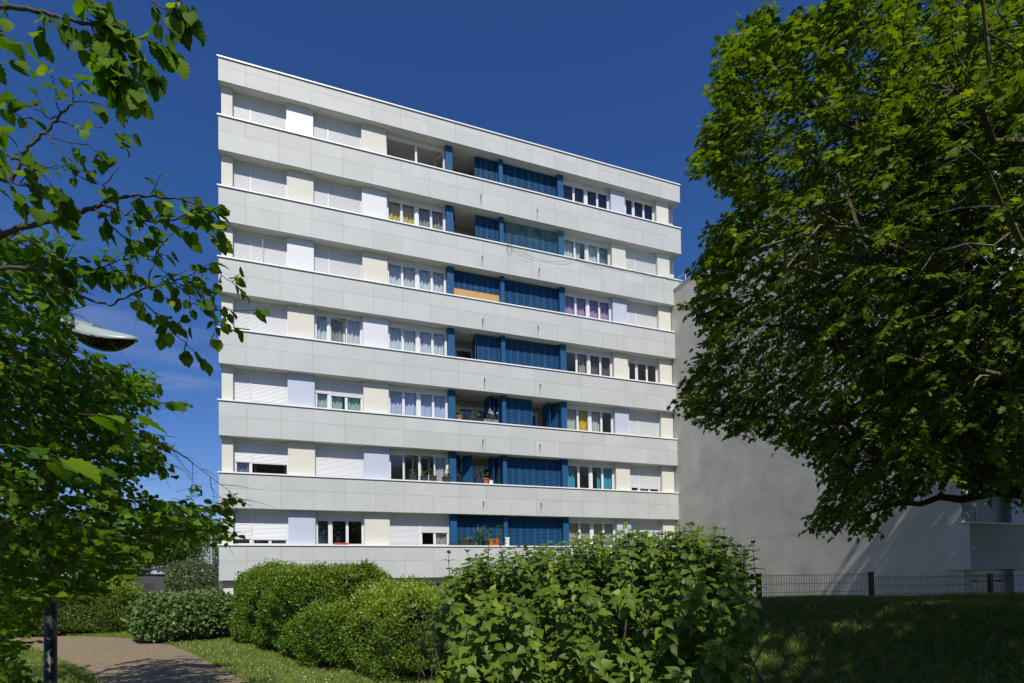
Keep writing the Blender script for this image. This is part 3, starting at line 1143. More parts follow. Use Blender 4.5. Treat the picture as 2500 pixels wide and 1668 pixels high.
pots = [
    # x, row band index, pot kind, r, h, material, plant (r, h, n, size), label
    (6.55, 5, 'round', .13, .20, 'terracotta', (.16, .42, 60, .09), 'terracotta pot at the foot of the climbing vine in an open loggia'),
    (7.22, 5, 'trough', .30, .13, 'blackp', (.42, .30, 150, .06), 'low trough of bushy green herbs in the loggia, left of the rose planter'),
    (7.98, 5, 'trough', .34, .15, 'wood', (.36, .34, 110, .06), 'wooden planter with pink and white roses beside folded blue shutters'),
    (4.46, 6, 'square', .13, .26, 'blackp', (.17, .30, 46, .09), 'black square pot with drooping leaves, leftmost of the four outside the open window'),
    (4.93, 6, 'square', .12, .22, 'blackp', (.15, .32, 36, .09), 'black pot with a yellow green plant, second from the left outside the open window'),
    (5.33, 6, 'square', .13, .24, 'blackp', (.19, .42, 46, .09), 'black pot with the tallest leafy plant, third from the left outside the open window'),
    (5.93, 6, 'square', .16, .22, 'blackp', (.22, .28, 60, .08), 'black pot with spreading leaves, next to the blue pillar outside the open window'),
    (6.52, 6, 'round', .12, .30, 'black', (.08, .12, 14, .05), 'dark slender vase in front of the half open blue shutter'),
    (7.36, 6, 'square', .13, .26, 'blackp', (.12, .42, 36, .08), 'black pot with a spindly plant in the shutter gap, left of the terracotta one'),
    (7.72, 6, 'round', .14, .24, 'terracotta', (.14, .38, 42, .10), 'terracotta pot with broad grey green leaves standing in the shutter gap'),
    (7.95, 6, 'square', .08, .17, 'whitepot', (.06, .08, 10, .04), 'small white pot right beside the terracotta pot in the shutter gap'),
    (6.82, 7, 'trough', .34, .24, 'blackp', (.32, .18, 90, .06), 'long black trough with low green leaves at the left of the lowest blue shutters'),
    (7.24, 7, 'round', .075, .15, 'greenp', (.12, .36, 50, .07), 'small green pot with a reddish yellow leafy plant on the lowest balcony ledge'),
    (7.44, 7, 'round', .11, .22, 'blackp', (.32, .78, 230, .06), 'dark pot with the tallest branching bush on the lowest balcony ledge'),
    (7.70, 7, 'round', .12, .21, 'blackp', (.11, .20, 40, .05), 'black pot with a small tuft, between the tall bush and the terracotta pot'),
    (7.93, 7, 'round', .13, .30, 'terracotta', (.15, .26, 50, .07), 'large terracotta pot with a spiky yellow green plant on the lowest balcony ledge'),
    (8.20, 7, 'round', .12, .30, 'orange', (.10, .12, 20, .05), 'bright orange plastic pot on the lowest balcony ledge'),
    (8.08, 7, 'round', .05, .11, 'terracotta', None, 'tiny empty terracotta pot between the two larger orange pots'),
    (8.68, 7, 'square', .08, .34, 'whitepot', None, 'white box with a lid on the ledge in front of the middle blue pillar'),
]
rose = mat('rose_petal', (.75, .45, .48), .6)
for i, (px, r, kind, rr, h, mm, pl_, lab) in enumerate(pots):
    zc = BT[r]
    loc = (px, Y0 + .10, zc + .001)
    root = empty('potted_plant' if pl_ else 'pot', loc, lab, 'potted plant' if pl_ else ('pot' if rr < .07 else 'box'),
                 'plant pots on the balcony ledges')
    pot_mesh(kind, rr, h).build('pot', M[mm], root, world=False)
    if pl_:
        me, st = plant_leaves(pl_[0], pl_[1], pl_[2], pl_[3], 100 + i)
        f = link('foliage', me, root, False)
        f.location = (0, 0, h * .88)
        f['kind'] = 'stuff'
        sto = st.build('stem', M['greenstem'], root, world=False)
        sto.location = (0, 0, h * .88)
        if 'roses' in lab:
            for (fx, fz) in ((-.06, .42), (.02, .34), (-.10, .31), (.06, .25), (.28, .30), (.0, .27)):
                MB().lathe((fx, -.12, h + fz - .06), [(.02, 0), (.05, .03), (.055, .055), (.03, .075)], 8).build('flower', rose, root, world=False)
    elif rr > .07:
        MB().box(-.1, .1, -.09, .09, h + .001, h + .04).build('lid', M['whitepot'], root, world=False)
# vine climbing in the loggia
vine = Foliage()
for k in range(26):
    t = k / 25
    vine.spray(np.array([6.50 + .12 * math.sin(k), Y0 + .42, BT[5] + .2 + 1.15 * t]), rng.normal(0, 1, 3) + [.5, -.4, 0], .16, 5, .08, r0=.003)
vr = empty('climbing_vine', (6.5, Y0 + .42, BT[5]), 'green vine climbing beside the blue pillar up to the loggia ceiling', 'vine')
vine.emit(vr, L_OVAL, PL_BIG, 'foliage', nlead=0)
# iron rack and red box, laundry rack
rk = MB()
for dx in (0, .12, .26):
    rk.tube([(6.02 + dx, Y0 + .10, BT[7]), (6.05 + dx, Y0 + .12, BT[7] + .22), (6.0 + dx, Y0 + .05, BT[7] + .42)], .006, 4)
rk.tube([(5.98, Y0 + .1, BT[7] + .10), (6.4, Y0 + .1, BT[7] + .10)], .01, 4).box(6.0, 6.4, Y0 + .06, Y0 + .2, BT[7] + .002, BT[7] + .05)
tag(rk.build('wire_rack', M['metal']), 'rusty wire rack on the ledge in front of the lowest left blue pillar', 'rack')
bx_ = empty('window_box', (1.55, Y0 + .33, BT[7]), 'red plastic box on the sill of the lowest three pane window', 'window box')
MB().box(1.27, 1.83, Y0 + .24, Y0 + .40, BT[7] + .002, BT[7] + .055).box(1.29, 1.81, Y0 + .26, Y0 + .38, BT[7] + .056, BT[7] + .10).build('box', M['red'], bx_)
lr = MB()
for k in range(6):
    lr.tube([(5.0 + k * .13, Y0 + .62, BT[1] + .12), (5.0 + k * .13, Y0 + 1.1, BT[1] + .12)], .008, 4)
lr.tube([(4.98, Y0 + .62, BT[1] - .5), (4.98, Y0 + .62, BT[1] + .14), (5.7, Y0 + .62, BT[1] + .14), (5.7, Y0 + .62, BT[1] - .5)], .01, 4)
tag(lr.build('drying_rack', M['whiterail']), 'small laundry drying rack behind the open top floor window', 'drying rack')

# ------------------------------------------------------------------ street lamp
lamp = empty('street_lamp', (-2.82, 8.26, 0), 'near street lamp with dark pole and curved head, half hidden in the linden leaves', 'street lamp')
MB().lathe((-2.80, 8.22, 0), [(.085, 0), (.085, .02), (.066, .03), (.062, 1.8), (.052, 3.4), (.046, 4.55), (.046, 4.60)], 16).build('pole', M['black'], lamp, True)
MB().lathe((-2.80, 8.22, 4.0), [(.0485, 0), (.0480, .62), (.02, .64)], 16).build('pole_top', M['grey'], lamp, True)
# head: flat housing with arm, curved canopy and dark lens hanging under it
hd = MB()
p0 = at(165, 768, 6.7)
ax = nrm(at(345, 800, 6.7) - at(180, 800, 6.7)); ax[2] = 0; ax = nrm(ax)
sdv = np.array([-ax[1], ax[0], 0])
c0 = np.array([-2.80, 8.22, 4.62])


def hp(u, v, z):
    return c0 + ax * u + sdv * v + np.array([0, 0, z + .07 - .19 * u + .16 * v])


def hbox(b, u0, u1, v0, v1, z0, z1, dz=0.):
    vs_ = []
    for z in (z0, z1):
        vs_ += [hp(u0, v0, z), hp(u1, v0, z + dz), hp(u1, v1, z + dz), hp(u0, v1, z)]
    b.add(vs_, [(0, 3, 2, 1), (4, 5, 6, 7), (0, 1, 5, 4), (1, 2, 6, 5), (2, 3, 7, 6), (3, 0, 4, 7)])


hbox(hd, -.07, .56, -.10, .10, .075, .165, -.05)
hbox(hd, -.055, .055, -.055, .055, -.03, .0745)
hd.build('arm', M['lightgrey'], lamp)
cn, le = MB(), MB()
cv, lv = [], []
nu, nv = 22, 12
for i in range(nu + 1):
    t = i / nu
    u = .12 + .90 * t
    wv = .20 * math.sin(math.pi * min(1, (t * .93 + .07))) ** .55
    rim = .045 - .06 * t - .075 * math.sin(math.pi * t) + .03 * t ** 4
    hg = .135 * math.sin(math.pi * min(1, t * .86 + .10)) ** .7
    for k in range(nv + 1):
        q = -1 + 2 * k / nv
        cv.append(hp(u, wv * q, rim + hg * (1 - abs(q) ** 3.2)))
    for k in range(nv + 1):
        q = -1 + 2 * k / nv
        lv.append(hp(u, wv * .96 * q, rim + .006 - .135 * (1 - abs(q) ** 2.4) * math.sin(math.pi * t) ** .7))
ff = [(i * (nv + 1) + k, i * (nv + 1) + k + 1, (i + 1) * (nv + 1) + k + 1, (i + 1) * (nv + 1) + k) for i in range(nu) for k in range(nv)]
cn.add(cv, ff); le.add(lv, ff)
# closing skirt between canopy and lens
edge = [k for k in range(0, (nu + 1) * (nv + 1), nv + 1)], [k + nv for k in range(0, (nu + 1) * (nv + 1), nv + 1)]
cn.build('canopy', M['lightgrey'], lamp, True).modifiers.new('thick', 'SOLIDIFY').thickness = .012
lm_ = mat('smoked_lens', (.010, .011, .010), .07, spec=.6)
le.build('lens', lm_, lamp, True)
bl = MB()
hbox(bl, .40, .74, -.06, .06, -.08, -.04)
bl.build('bulb_tray', M['wood'], lamp)

# far lamp
fl_ = empty('street_lamp', (-5.98, 44.9, 0), 'distant thin grey street lamp seen left of the apartment block', 'street lamp')
MB().lathe((0, 0, 0), [(.09, 0), (.05, 4.7), (.05, 4.8)], 8).build('pole', M['grey'], fl_, world=False)
MB().tube([(0, 0, 4.7), (-.3, 0, 4.95), (-1.1, 0, 4.9)], .04, 6).box(-1.5, -.7, -.14, .14, 4.82, 4.9).build('head', M['grey'], fl_, world=False)


# ------------------------------------------------------------------ hedges and shrubs
def hedge(name, label, cat, c, hx, hy, hz, rz, n, size, mt, tpl=L_TINY, pw=4., amp=.07, nf=1.6, top_young=.5, core=.82, cover=None, stickout=.05, group=None, cull=.75, seed=1, upn=.35, tipup=.5, nlead=0, stems=0, clump=.07):
    g_ = np.random.default_rng(seed)
    root = empty(name, (c[0], c[1], ground_z(c[0], c[1])), label, cat, group)
    base = float(ground_z(c[0], c[1]))
    C = np.array([c[0], c[1], base + hz * .5])
    a = np.array([hx, hy, hz * .5])
    areas = np.array([hy * hz, hx * hz, hx * hy * 2])
    ax_ = g_.choice(3, n, p=areas / areas.sum())
    u = g_.uniform(-1, 1, (n, 3))
    sg = np.where(g_.random(n) < .5, -1., 1.)
    sg[(ax_ == 2) & (sg < 0)] = 1
    u[np.arange(n), ax_] = sg
    R = np.array([[math.cos(rz), -math.sin(rz), 0], [math.sin(rz), math.cos(rz), 0], [0, 0, 1]])
    k_ = (np.abs(u) ** pw).sum(1) ** (-1 / pw)
    loc = u * k_[:, None]
    nl = nrm(np.sign(loc) * np.abs(loc) ** (pw - 1) / a)
    wp = (loc * a) @ R.T + C
    nw = nl @ R.T
    lump = amp * (np.sin(wp[:, 0] * nf * 2 + wp[:, 2] * 2.1) + np.sin(wp[:, 1] * nf * 1.7 + 1.3 + wp[:, 2] * 3.) + .8 * np.sin(wp[:, 0] * nf * 5.1 + wp[:, 1] * nf * 4.3 + wp[:, 2] * 5) + .6 * np.sin(wp[:, 2] * 9 + wp[:, 0] * 7 - wp[:, 1] * 6))
    q_ = wp * 5.2
    cl_ = np.sin(q_[:, 0] * 1.1 + 2 * np.sin(q_[:, 2] * .7)) * np.sin(q_[:, 1] * 1.05 + 1.7 * np.sin(q_[:, 0] * .6)) + .8 * np.sin(q_[:, 2] * 1.3 + 1.5 * np.sin(q_[:, 1] * .8 + q_[:, 0] * .5))
    cl_ += .6 * np.sin(q_[:, 0] * 2.3 + q_[:, 1] * 1.9) * np.sin(q_[:, 2] * 2.6 + q_[:, 1])
    cl_ = np.clip(cl_ * .45, -1, 1) * np.where(nl[:, 2] > .75, .35, 1)
    dep = -g_.exponential(.055, n) + .03 + clump * cl_
    wp = wp + nw * (lump + dep)[:, None]
    # new shoots stick out
    so_ = (g_.random(n) < .10) & (nw[:, 2] > .3)
    wp[so_] += nw[so_] * (g_.random(so_.sum()) * stickout * 2.2)[:, None]
    toc = nrm(EYEP - C)
    face = (nw @ toc) > -.25
    keep = ((cl_ > -.55) | (g_.random(n) < .35)) & (face | (nw[:, 2] > .4) | (g_.random(n) < 1 - cull)) & (wp[:, 2] > base + .01)
    if cover is not None:
        keep &= cover(wp)
    wp, nw, so_ = wp[keep], nw[keep], so_[keep]
    m = len(wp)
    D = nrm(nw * .6 + np.array([0, 0, tipup]) + g_.normal(0, .6, (m, 3)))
    N_ = nrm(nw * .6 + np.array([0, 0, upn]) + g_.normal(0, .55, (m, 3)))
    sc = size * g_.uniform(.6, 1.25, m)
    hrel = (wp[:, 2] - base) / hz
    yg = np.clip((nw[:, 2] * .9 - .1) * top_young * 1.4 + (g_.random(m) < .08) * .5, 0, 1) * g_.uniform(.3, 1, m)
    me = leaves_mesh('foliage', tpl, wp, D, N_, sc, mt, rnd=g_.random(m), young=yg)
    tag(link('foliage', me, root), kind='stuff')
    # solid dark core added to stop light leaking through the leaves
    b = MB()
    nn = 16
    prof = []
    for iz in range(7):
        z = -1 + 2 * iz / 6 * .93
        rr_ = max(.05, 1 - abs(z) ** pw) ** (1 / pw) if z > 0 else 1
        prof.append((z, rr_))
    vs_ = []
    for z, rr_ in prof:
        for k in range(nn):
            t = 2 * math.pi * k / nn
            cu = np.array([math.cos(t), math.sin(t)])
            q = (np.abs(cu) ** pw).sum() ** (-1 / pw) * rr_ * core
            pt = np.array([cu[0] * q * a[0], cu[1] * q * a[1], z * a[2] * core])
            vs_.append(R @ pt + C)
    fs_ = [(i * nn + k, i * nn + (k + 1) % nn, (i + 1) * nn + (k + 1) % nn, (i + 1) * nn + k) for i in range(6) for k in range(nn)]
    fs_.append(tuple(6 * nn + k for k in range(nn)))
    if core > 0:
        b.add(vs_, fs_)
        b.build('light_block_core', mat('hedge_dark_core', (.022, .022, .010), .95, nscale=18, namt=.6, bump=1., bscale=60), root)
    if stems:
        st = MB()
        for i in range(stems):
            q = np.array([g_.uniform(-.85, .85) * a[0], g_.uniform(-.9, .9) * a[1], 0])
            p_ = R @ q + np.array([c[0], c[1], base])
            t_ = p_ + np.array([g_.normal(0, .18), g_.normal(0, .18), hz * g_.uniform(.6, .93)])
            st.tube(bend(p_, t_, 5, 0, .05, i), list(np.linspace(.012, .004, 5)), 4, False)
        tag(st.build('stem', M['twig'], root), kind='stuff')
    return root


# big clipped hedge left of centre: long axis follows the path
dvec = np.array([.3, 10.3]) - np.array([-1.9, 17.0])
ang = math.atan2(dvec[1], dvec[0]) + math.pi / 2
nv_ = np.array([-dvec[1], dvec[0]]) / np.linalg.norm(dvec)
mid = np.array([-.98, 14.1]) + nv_ * 1.05
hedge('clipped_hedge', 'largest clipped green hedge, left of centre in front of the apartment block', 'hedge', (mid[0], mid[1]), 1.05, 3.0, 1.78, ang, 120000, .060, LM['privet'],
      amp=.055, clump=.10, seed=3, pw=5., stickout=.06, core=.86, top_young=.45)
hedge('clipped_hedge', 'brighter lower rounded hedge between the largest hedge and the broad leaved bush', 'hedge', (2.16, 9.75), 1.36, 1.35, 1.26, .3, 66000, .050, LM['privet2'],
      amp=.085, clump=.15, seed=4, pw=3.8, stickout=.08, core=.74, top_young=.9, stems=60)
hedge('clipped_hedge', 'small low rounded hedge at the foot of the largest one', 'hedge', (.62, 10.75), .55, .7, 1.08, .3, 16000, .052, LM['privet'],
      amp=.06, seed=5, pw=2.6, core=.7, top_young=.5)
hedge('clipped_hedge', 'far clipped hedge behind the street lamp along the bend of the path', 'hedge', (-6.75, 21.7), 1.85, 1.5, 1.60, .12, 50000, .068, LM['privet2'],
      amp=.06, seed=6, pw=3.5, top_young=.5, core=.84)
hedge('rounded_shrub', 'rounded shrub with large pale silvery green leaves beside the path', 'shrub', (-2.95, 17.75), 1.25, 1.35, 1.16, 0, 20000, .115, LM['silver'], tpl=L_OVAL,
      amp=.04, seed=7, pw=2.6, top_young=.4, core=.84, tipup=.1, upn=.5)
# greyish bush and white flowering bush behind
hedge('olive_bush', 'grey green feathery bush at the left corner of the apartment block', 'shrub', (-4.0, 25.2), 1.0, 1.0, 3.0, 0, 14000, .085, LM['olive'],
      amp=.10, seed=8, pw=2.2, core=.7)
hedge('flowering_bush', 'bush with whitish blossom beside the dark kiosk', 'shrub', (-5.0, 27.8), .55, .6, 2.1, 0, 7000, .07,
      leafmat('blossom', (.10, .14, .06), (.26, .28, .22), (1, 1, 1), tmix=.2), amp=.10, seed=9, pw=2.2, core=.6)

# ------------------------------------------------------------------ kiosk, picket fence, white railing
kr = empty('kiosk', (-6.9, 32.4, 0), 'small dark kiosk with a curved overhanging roof behind the hedges', 'kiosk')
MB().box(-.75, .75, -.7, .7, 0, 1.95).build('wall', M['kiosk'], kr, world=False)
rv = []
for i in range(9):
    t = i / 8
    x = -1.35 + 2.9 * t
    z = 2.0 + .20 * math.sin(math.pi * t) - .1 * t
    rv += [(x, -.95, z), (x, .95, z), (x, .95, z + .09), (x, -.95, z + .09)]
rb = MB()
rb.add(rv, [f for i in range(8) for f in ((4 * i, 4 * i + 1, 4 * i + 5, 4 * i + 4), (4 * i + 1, 4 * i + 2, 4 * i + 6, 4 * i + 5), (4 * i + 2, 4 * i + 3, 4 * i + 7, 4 * i + 6), (4 * i + 3, 4 * i, 4 * i + 4, 4 * i + 7))] + [(0, 3, 2, 1), (32, 33, 34, 35)])
rb.build('roof', M['kiosk'], kr, world=False)
MB().box(.78, .86, -.8, -.72, 0, 2.0).build('post', M['grey'], kr, world=False)
MB().box(-.3, .2, -.715, -.702, 1.1, 1.5).build('notice_board', M['metal'], kr, world=False)
pf = empty('picket_fence', (-6.2, 29.8, 0), 'weathered grey picket fence in front of the kiosk', 'fence')
for i in range(22):
    MB().box(-1.6 + i * .16, -1.52 + i * .16, -.02, .02, 0, 1.12 + .04 * (i % 2)).build('picket', M['wood'], pf, world=False)
MB().box(-1.65, 1.95, .021, .05, .25, .33).box(-1.65, 1.95, .021, .05, .85, .93).build('rail', M['wood'], pf, world=False)
wr = empty('railing', (-10.9, 28.8, -.1), 'white tubular railing far down the path behind the lamp pole', 'railing')
for i in range(6):
    MB().box(-.9 + i * .32, -.86 + i * .32, -.02, .02, 0, 1.5).build('post', M['whiterail'], wr, world=False)
MB().box(-1.1, 1.2, -.02, .02, 1.501, 1.55).box(-1.1, 1.2, -.1, .1, -.1, .12).build('rail', M['whiterail'], wr, world=False)

# ------------------------------------------------------------------ wire mesh fence on the bank
fs = [np.array([6.25, 9.25]), np.array([8.36, 8.55]), np.array([10.62, 7.93]), np.array([13.12, 7.25]), np.array([15.5, 6.55]), np.array([17.9, 5.9])]
fe = empty('mesh_fence', (fs[2][0], fs[2][1], .9), 'dark wire mesh fence with black posts along the top of the shaded grass bank', 'fence')
ftop = [1.46, 1.53, 1.53, 1.46, 1.44, 1.42]
for i, p in enumerate(fs):
    if i == 0: continue
    z0 = float(ground_z(*p)) - .25
    MB().box(p[0] - .045, p[0] + .045, p[1] - .03, p[1] + .03, z0, ftop[i] + .03).box(p[0] - .05, p[0] + .05, p[1] - .035, p[1] + .035, ftop[i] + .0305, ftop[i] + .05).build('post', M['black'], fe)
for i in range(len(fs) - 1):
    a, b = fs[i], fs[i + 1]
    L = np.linalg.norm(b - a)
    zt2 = [1.53, 1.53, 1.46, 1.45, 1.43][i]
    wb = MB()
    n = int(L / .052)
    dv = (b - a) / L
    for k in range(1, n):
        q = a + dv * L * k / n
        wb.box(q[0] - .0022, q[0] + .0022, q[1] - .0022, q[1] + .0022, .62, zt2 + .028)
    for k in range(5):
        z = zt2 - .165 * k
        wb.tube([(a[0], a[1] - .006, z), (b[0], b[1] - .006, z)], .0035, 4)
    wb.build('wire_panel', M['fence'], fe)


# ------------------------------------------------------------------ background trees
def bg_tree(name, label, p, h, r, n, size, mt, seed, group='trees behind the path'):
    g_ = np.random.default_rng(seed)
    root = empty(name, (p[0], p[1], 0), label, 'tree', group)
    MB().tube(bend((p[0], p[1], -.2), (p[0] + g_.normal(0, .3), p[1], h * .62), 6, 0, .03, seed), list(np.linspace(.22, .09, 6)), 8).build('trunk', M['bark'], root)
    lb = MB()
    P, Nn = [], []
    ncl = 26
    cl = []
    for i in range(ncl):
        d = nrm(g_.normal(0, 1, 3))
        rr_ = g_.uniform(.35, .82)
        c = np.array([p[0] + d[0] * r * rr_, p[1] + d[1] * r * rr_, h * .60 + d[2] * h * .36 * rr_])
        cl.append((c, g_.uniform(.28, .48) * r))
        lb.tube(bend((p[0], p[1], h * .35), c, 5, .05, .05, i), list(np.linspace(.06, .015, 5)), 4, False)
    for c, cr_ in cl:
        m = n // ncl
        d = nrm(g_.normal(0, 1, (m, 3)))
        q = cr_ * g_.uniform(.55, 1.08, m) ** .6
        P.append(c + d * q[:, None] * np.array([1, 1, .75]))
        Nn.append(d)
    P = np.vstack(P); Nn = np.vstack(Nn)
    m = len(P)
    me = leaves_mesh('crown', L_TINY, P, nrm(Nn * .5 + g_.normal(0, .7, (m, 3))), nrm(Nn * .6 + [0, 0, .5] + g_.normal(0, .5, (m, 3))), size * g_.uniform(.6, 1.3, m), mt, rnd=g_.random(m))
    tag(link('crown', me, root), kind='stuff')
    lb.build('branch', M['bark'], root)
    return root


bgs = [
    (-8.6, 47, 7.0, 3.0, 'light green tree just left of the apartment block, behind the distant lamp'),
    (-12.2, 44, 6.6, 3.1, 'rounded tree behind the kiosk with a flat spreading top'),
    (-15.8, 46, 7.4, 3.4, 'broad tree left of the kiosk, partly behind the linden branches'),
    (-11.2, 60, 9.0, 3.9, 'taller tree in the row furthest back, seen above the kiosk'),
    (-5.8, 58, 7.2, 2.8, 'slim tree furthest back at the very corner of the apartment block'),
    (-20.5, 48, 8.0, 4.0, 'large tree far left behind the lamp pole'),
    (-14.2, 34, 3.4, 2.1, 'low bushy tree left of the picket fence'),
    (-26, 42, 9.0, 4.6, 'tallest far tree, at the left edge behind the linden'),
    (-18.5, 33, 4.0, 2.6, 'low dense tree behind the white railing'),
    (-9.7, 36.5, 3.3, 1.7, 'small rounded tree right behind the kiosk roof'),
]
for i, (x, y, h, r, lab) in enumerate(bgs):
    bg_tree('broadleaf_tree', lab, (x, y), h, r, 9000, .19 if y > 40 else .14, LM['far'], 50 + i)

# ------------------------------------------------------------------ lilac bush in the foreground
lil = Foliage()
lc = np.array([2.62, 4.35])
lil_root = empty('lilac_bush', (lc[0], lc[1], .05), 'large foreground bush of drooping heart shaped leaves, right of the clipped hedges', 'bush')


def lilac_top(px):
    """height of the bush outline by direction"""
    return np.interp(px, [1040, 1080, 1150, 1300, 1500, 1700, 1800, 1850, 1880], [1.1, 1.62, 1.80, 1.88, 1.98, 2.02, 1.92, 1.72, 1.2])


g_ = np.random.default_rng(21)
stm = MB()
nsh = 0
while nsh < 980:
    px = g_.uniform(1050, 1825)
    d = g_.uniform(3.0, 5.6)
    top = float(lilac_top(px)) - .04 + (d - 4.3) * .035
    frontness = (d - 3.0) / 2.6
    # front shoots end lower so the bush bulges outwards
    u = g_.random()
    if frontness < .35:
        z = .12 + (top - .12) * u ** .8 * (.80 + .2 * frontness / .35)
    else:
        z = top - g_.exponential(.14) if g_.random() < .75 else g_.uniform(.6, top)
    if z < .15: continue
    p = at(px, 1400, d)
    p[2] = z
    gz = float(ground_z(p[0], p[1]))
    if z < gz + .1: continue
    outv = np.array([p[0] - lc[0], p[1] - lc[1], 0])
    tocam = nrm(np.array([-p[0], -p[1], 0]))
    dirv = nrm(outv * .25 + tocam * (.75 * (1 - frontness)) + np.array([0, 0, .75 + .5 * frontness]) + g_.normal(0, .18, 3))
    Ls = g_.uniform(.28, .5)
    if z > top - .12 and g_.random() < .3:
        Ls *= 1.25
    pts = []
    q = p - dirv * Ls
    for i in range(6):
        pts.append(q.copy())
        dirv = nrm(dirv + np.array([0, 0, .05]) + g_.normal(0, .05, 3))
        q = q + dirv * Ls / 5
    pts = np.array(pts)
    lil.tw.tube(pts, list(np.linspace(.006, .002, 6)), 4, False)
    npair = int(4 + Ls * 9)
    phi = g_.random() * 3.14
    for k in range(npair):
        t = (k + .5) / npair * 5
        j = min(int(t), 4)
        b0 = pts[j] + (pts[j + 1] - pts[j]) * (t - j)
        axd = nrm(pts[j + 1] - pts[j])
        e1 = nrm(np.cross(axd, [.3, .1, 1.]))
        e2 = np.cross(axd, e1)
        phi += math.pi / 2
        sz = .078 * (1 - .55 * (k / npair) ** 2.5) * g_.uniform(.75, 1.15)
        for sg in (0, math.pi):
            hd_ = e1 * math.cos(phi + sg) + e2 * math.sin(phi + sg)
            ld = nrm(hd_ + axd * (.25 + .5 * (k / npair) ** 3) + np.array([0, 0, -.62 + .5 * (k / npair) ** 2]) + g_.normal(0, .13, 3))
            nn_ = nrm(axd * .75 + np.array([0, 0, .45]) + np.array(sd) * .25 + g_.normal(0, .2, 3))
            lil.leaf(b0 + ld * .02, ld, nn_, sz)
    nsh += 1
for i in range(60):
    px = g_.uniform(1080, 1830)
    d = g_.uniform(3.6, 5.4)
    p = at(px, 1400, d)
    z0 = float(ground_z(p[0], p[1]))
    tp = np.array([p[0] + g_.normal(0, .2), p[1] + g_.normal(0, .2), float(lilac_top(px)) * g_.uniform(.5, .8)])
    stm.tube(bend((p[0], p[1], z0 - .05), tp, 6, 0, .04, i), list(np.linspace(.016, .005, 6)), 5, False)
tag(stm.build('stem', M['bark'], lil_root), kind='stuff')
# tall shoots standing clear of the bush
for (px, py, d) in ((1216, 1282, 4.0), (1196, 1296, 4.0), (1282, 1330, 4.2), (1465, 1282, 4.3), (1690, 1275, 4.0), (1660, 1300, 4.1), (1768, 1288, 3.9), (1838, 1320, 3.9), (1560, 1300, 4.3), (1095, 1345, 4.2), (1140, 1342, 4.2)):
    tip = at(px, py, d)
    bs = tip - np.array([g_.normal(0, .03), .02, .36])
    pts = bend(bs, tip, 6, 0, .01, int(px))
    lil.tw.tube(pts, list(np.linspace(.005, .002, 6)), 4, False)
    phi = g_.random() * 3
    for k in range(6):
        t = (k + .7) / 6
        b0 = bs + (tip - bs) * t
        phi += math.pi / 2
        sz = .085 * (1 - .62 * t ** 2)
        for sg in (0, math.pi):
            hd_ = np.array([math.cos(phi + sg), math.sin(phi + sg), .25 - .35 * (1 - t) + .9 * t ** 4])
            lil.leaf(b0, nrm(hd_), nrm(np.array([0, 0, 1]) + g_.normal(0, .2, 3)), sz)
nl_ = lil.emit(lil_root, L_LILAC, LM['lilac'], 'foliage', nlead=300, twmat=M['greenstem'])

# ------------------------------------------------------------------ the maple on the right
map_poly = [(2080, -400), (2035, 0), (1990, 50), (1975, 60), (1960, 30), (1930, 40), (1905, 95), (1880, 60), (1872, 15), (1845, 20), (1812, 50), (1822, 85), (1765, 95), (1735, 200), (1742, 240), (1762, 270),
            (1715, 295), (1722, 330), (1680, 395), (1700, 425), (1735, 420), (1752, 470), (1800, 470), (1785, 520), (1715, 560), (1710, 610), (1745, 590), (1710, 640), (1690, 650),
            (1700, 700), (1665, 745), (1668, 770), (1710, 790), (1715, 850), (1672, 895), (1660, 960), (1625, 1000), (1665, 1008), (1700, 1005), (1692, 1042), (1760, 1035), (1785, 1062), (1850, 1050),
            (1885, 1075), (1930, 1112), (1995, 1095), (1982, 1140), (2010, 1155), (2000, 1190), (2005, 1215), (1975, 1240), (1950, 1280), (2010, 1302), (2040, 1285), (2085, 1308), (2130, 1292), (2140, 1240), (2250, 1195), (2300, 1160), (2350, 1185), (2400, 1200),
            (2500, 1235), (2800, 1300), (4500, 1500), (4500, -3000), (2200, -3000)]


def map_keep(x, y, d, P):
    vis = (d > .2) & (x > -100) & (x < 2600) & (y > -150) & (y < 1750)
    a1 = P[:, 0] * 7.1 + 2.3 * np.sin(P[:, 2] * 3.1)
    a2 = P[:, 2] * 8.3 + 2.1 * np.sin(P[:, 1] * 3.7)
    tuft = np.sin(a1) * np.cos(a2) + .6 * np.sin(a1 * 2.3 + a2 * 1.9) + .3
    x2 = x + rng.normal(0, 6, len(x)) - 26 * np.clip(tuft, -.3, 1.6)
    y2 = y + rng.normal(0, 6, len(x)) + 13 * np.clip(np.sin(a1 * 1.7 + a2 * .6), -1, 1)
    return (~vis | inpoly(x2, y2, map_poly)) & ((d < .2) | (d > 2.2))


tr_base = at(2690, 1400, 8.6)
tr_base[2] = ground_z(tr_base[0], tr_base[1])
maple = empty('maple_tree', tr_base, 'large spreading maple filling the right side, over the shaded grass bank', 'tree')
trk = bend(tr_base - [0, 0, .2], tr_base + [-.2, -.4, 6.2], 9, 0, .012, 3)
MB().tube(trk, list(np.linspace(.27, .15, 9)), 12).build('trunk', M['bark'], maple, smooth=True)
limbs = []
ends = [((2070, 1262, 9.0), .32, .09), ((1720, 1010, 7.6), .36, .04), ((1700, 770, 6.8), .46, .04), ((1740, 420, 6.4), .6, .05), ((1815, 130, 6.4), .8, .03), ((2000, 520, 5.4), .55, .05),
        ((2150, 850, 6.0), .42, .05), ((2100, 60, 5.6), .85, .03), ((2330, 220, 4.6), .8, .05), ((2380, 900, 5.6), .4, .04), ((2200, 1080, 8.8), .34, .06), ((1900, 640, 6.2), .5, .05),
        ((2050, 300, 6.0), .7, .04), ((2450, 500, 4.4), .6, .05), ((1980, 1060, 8.0), .32, .05)]
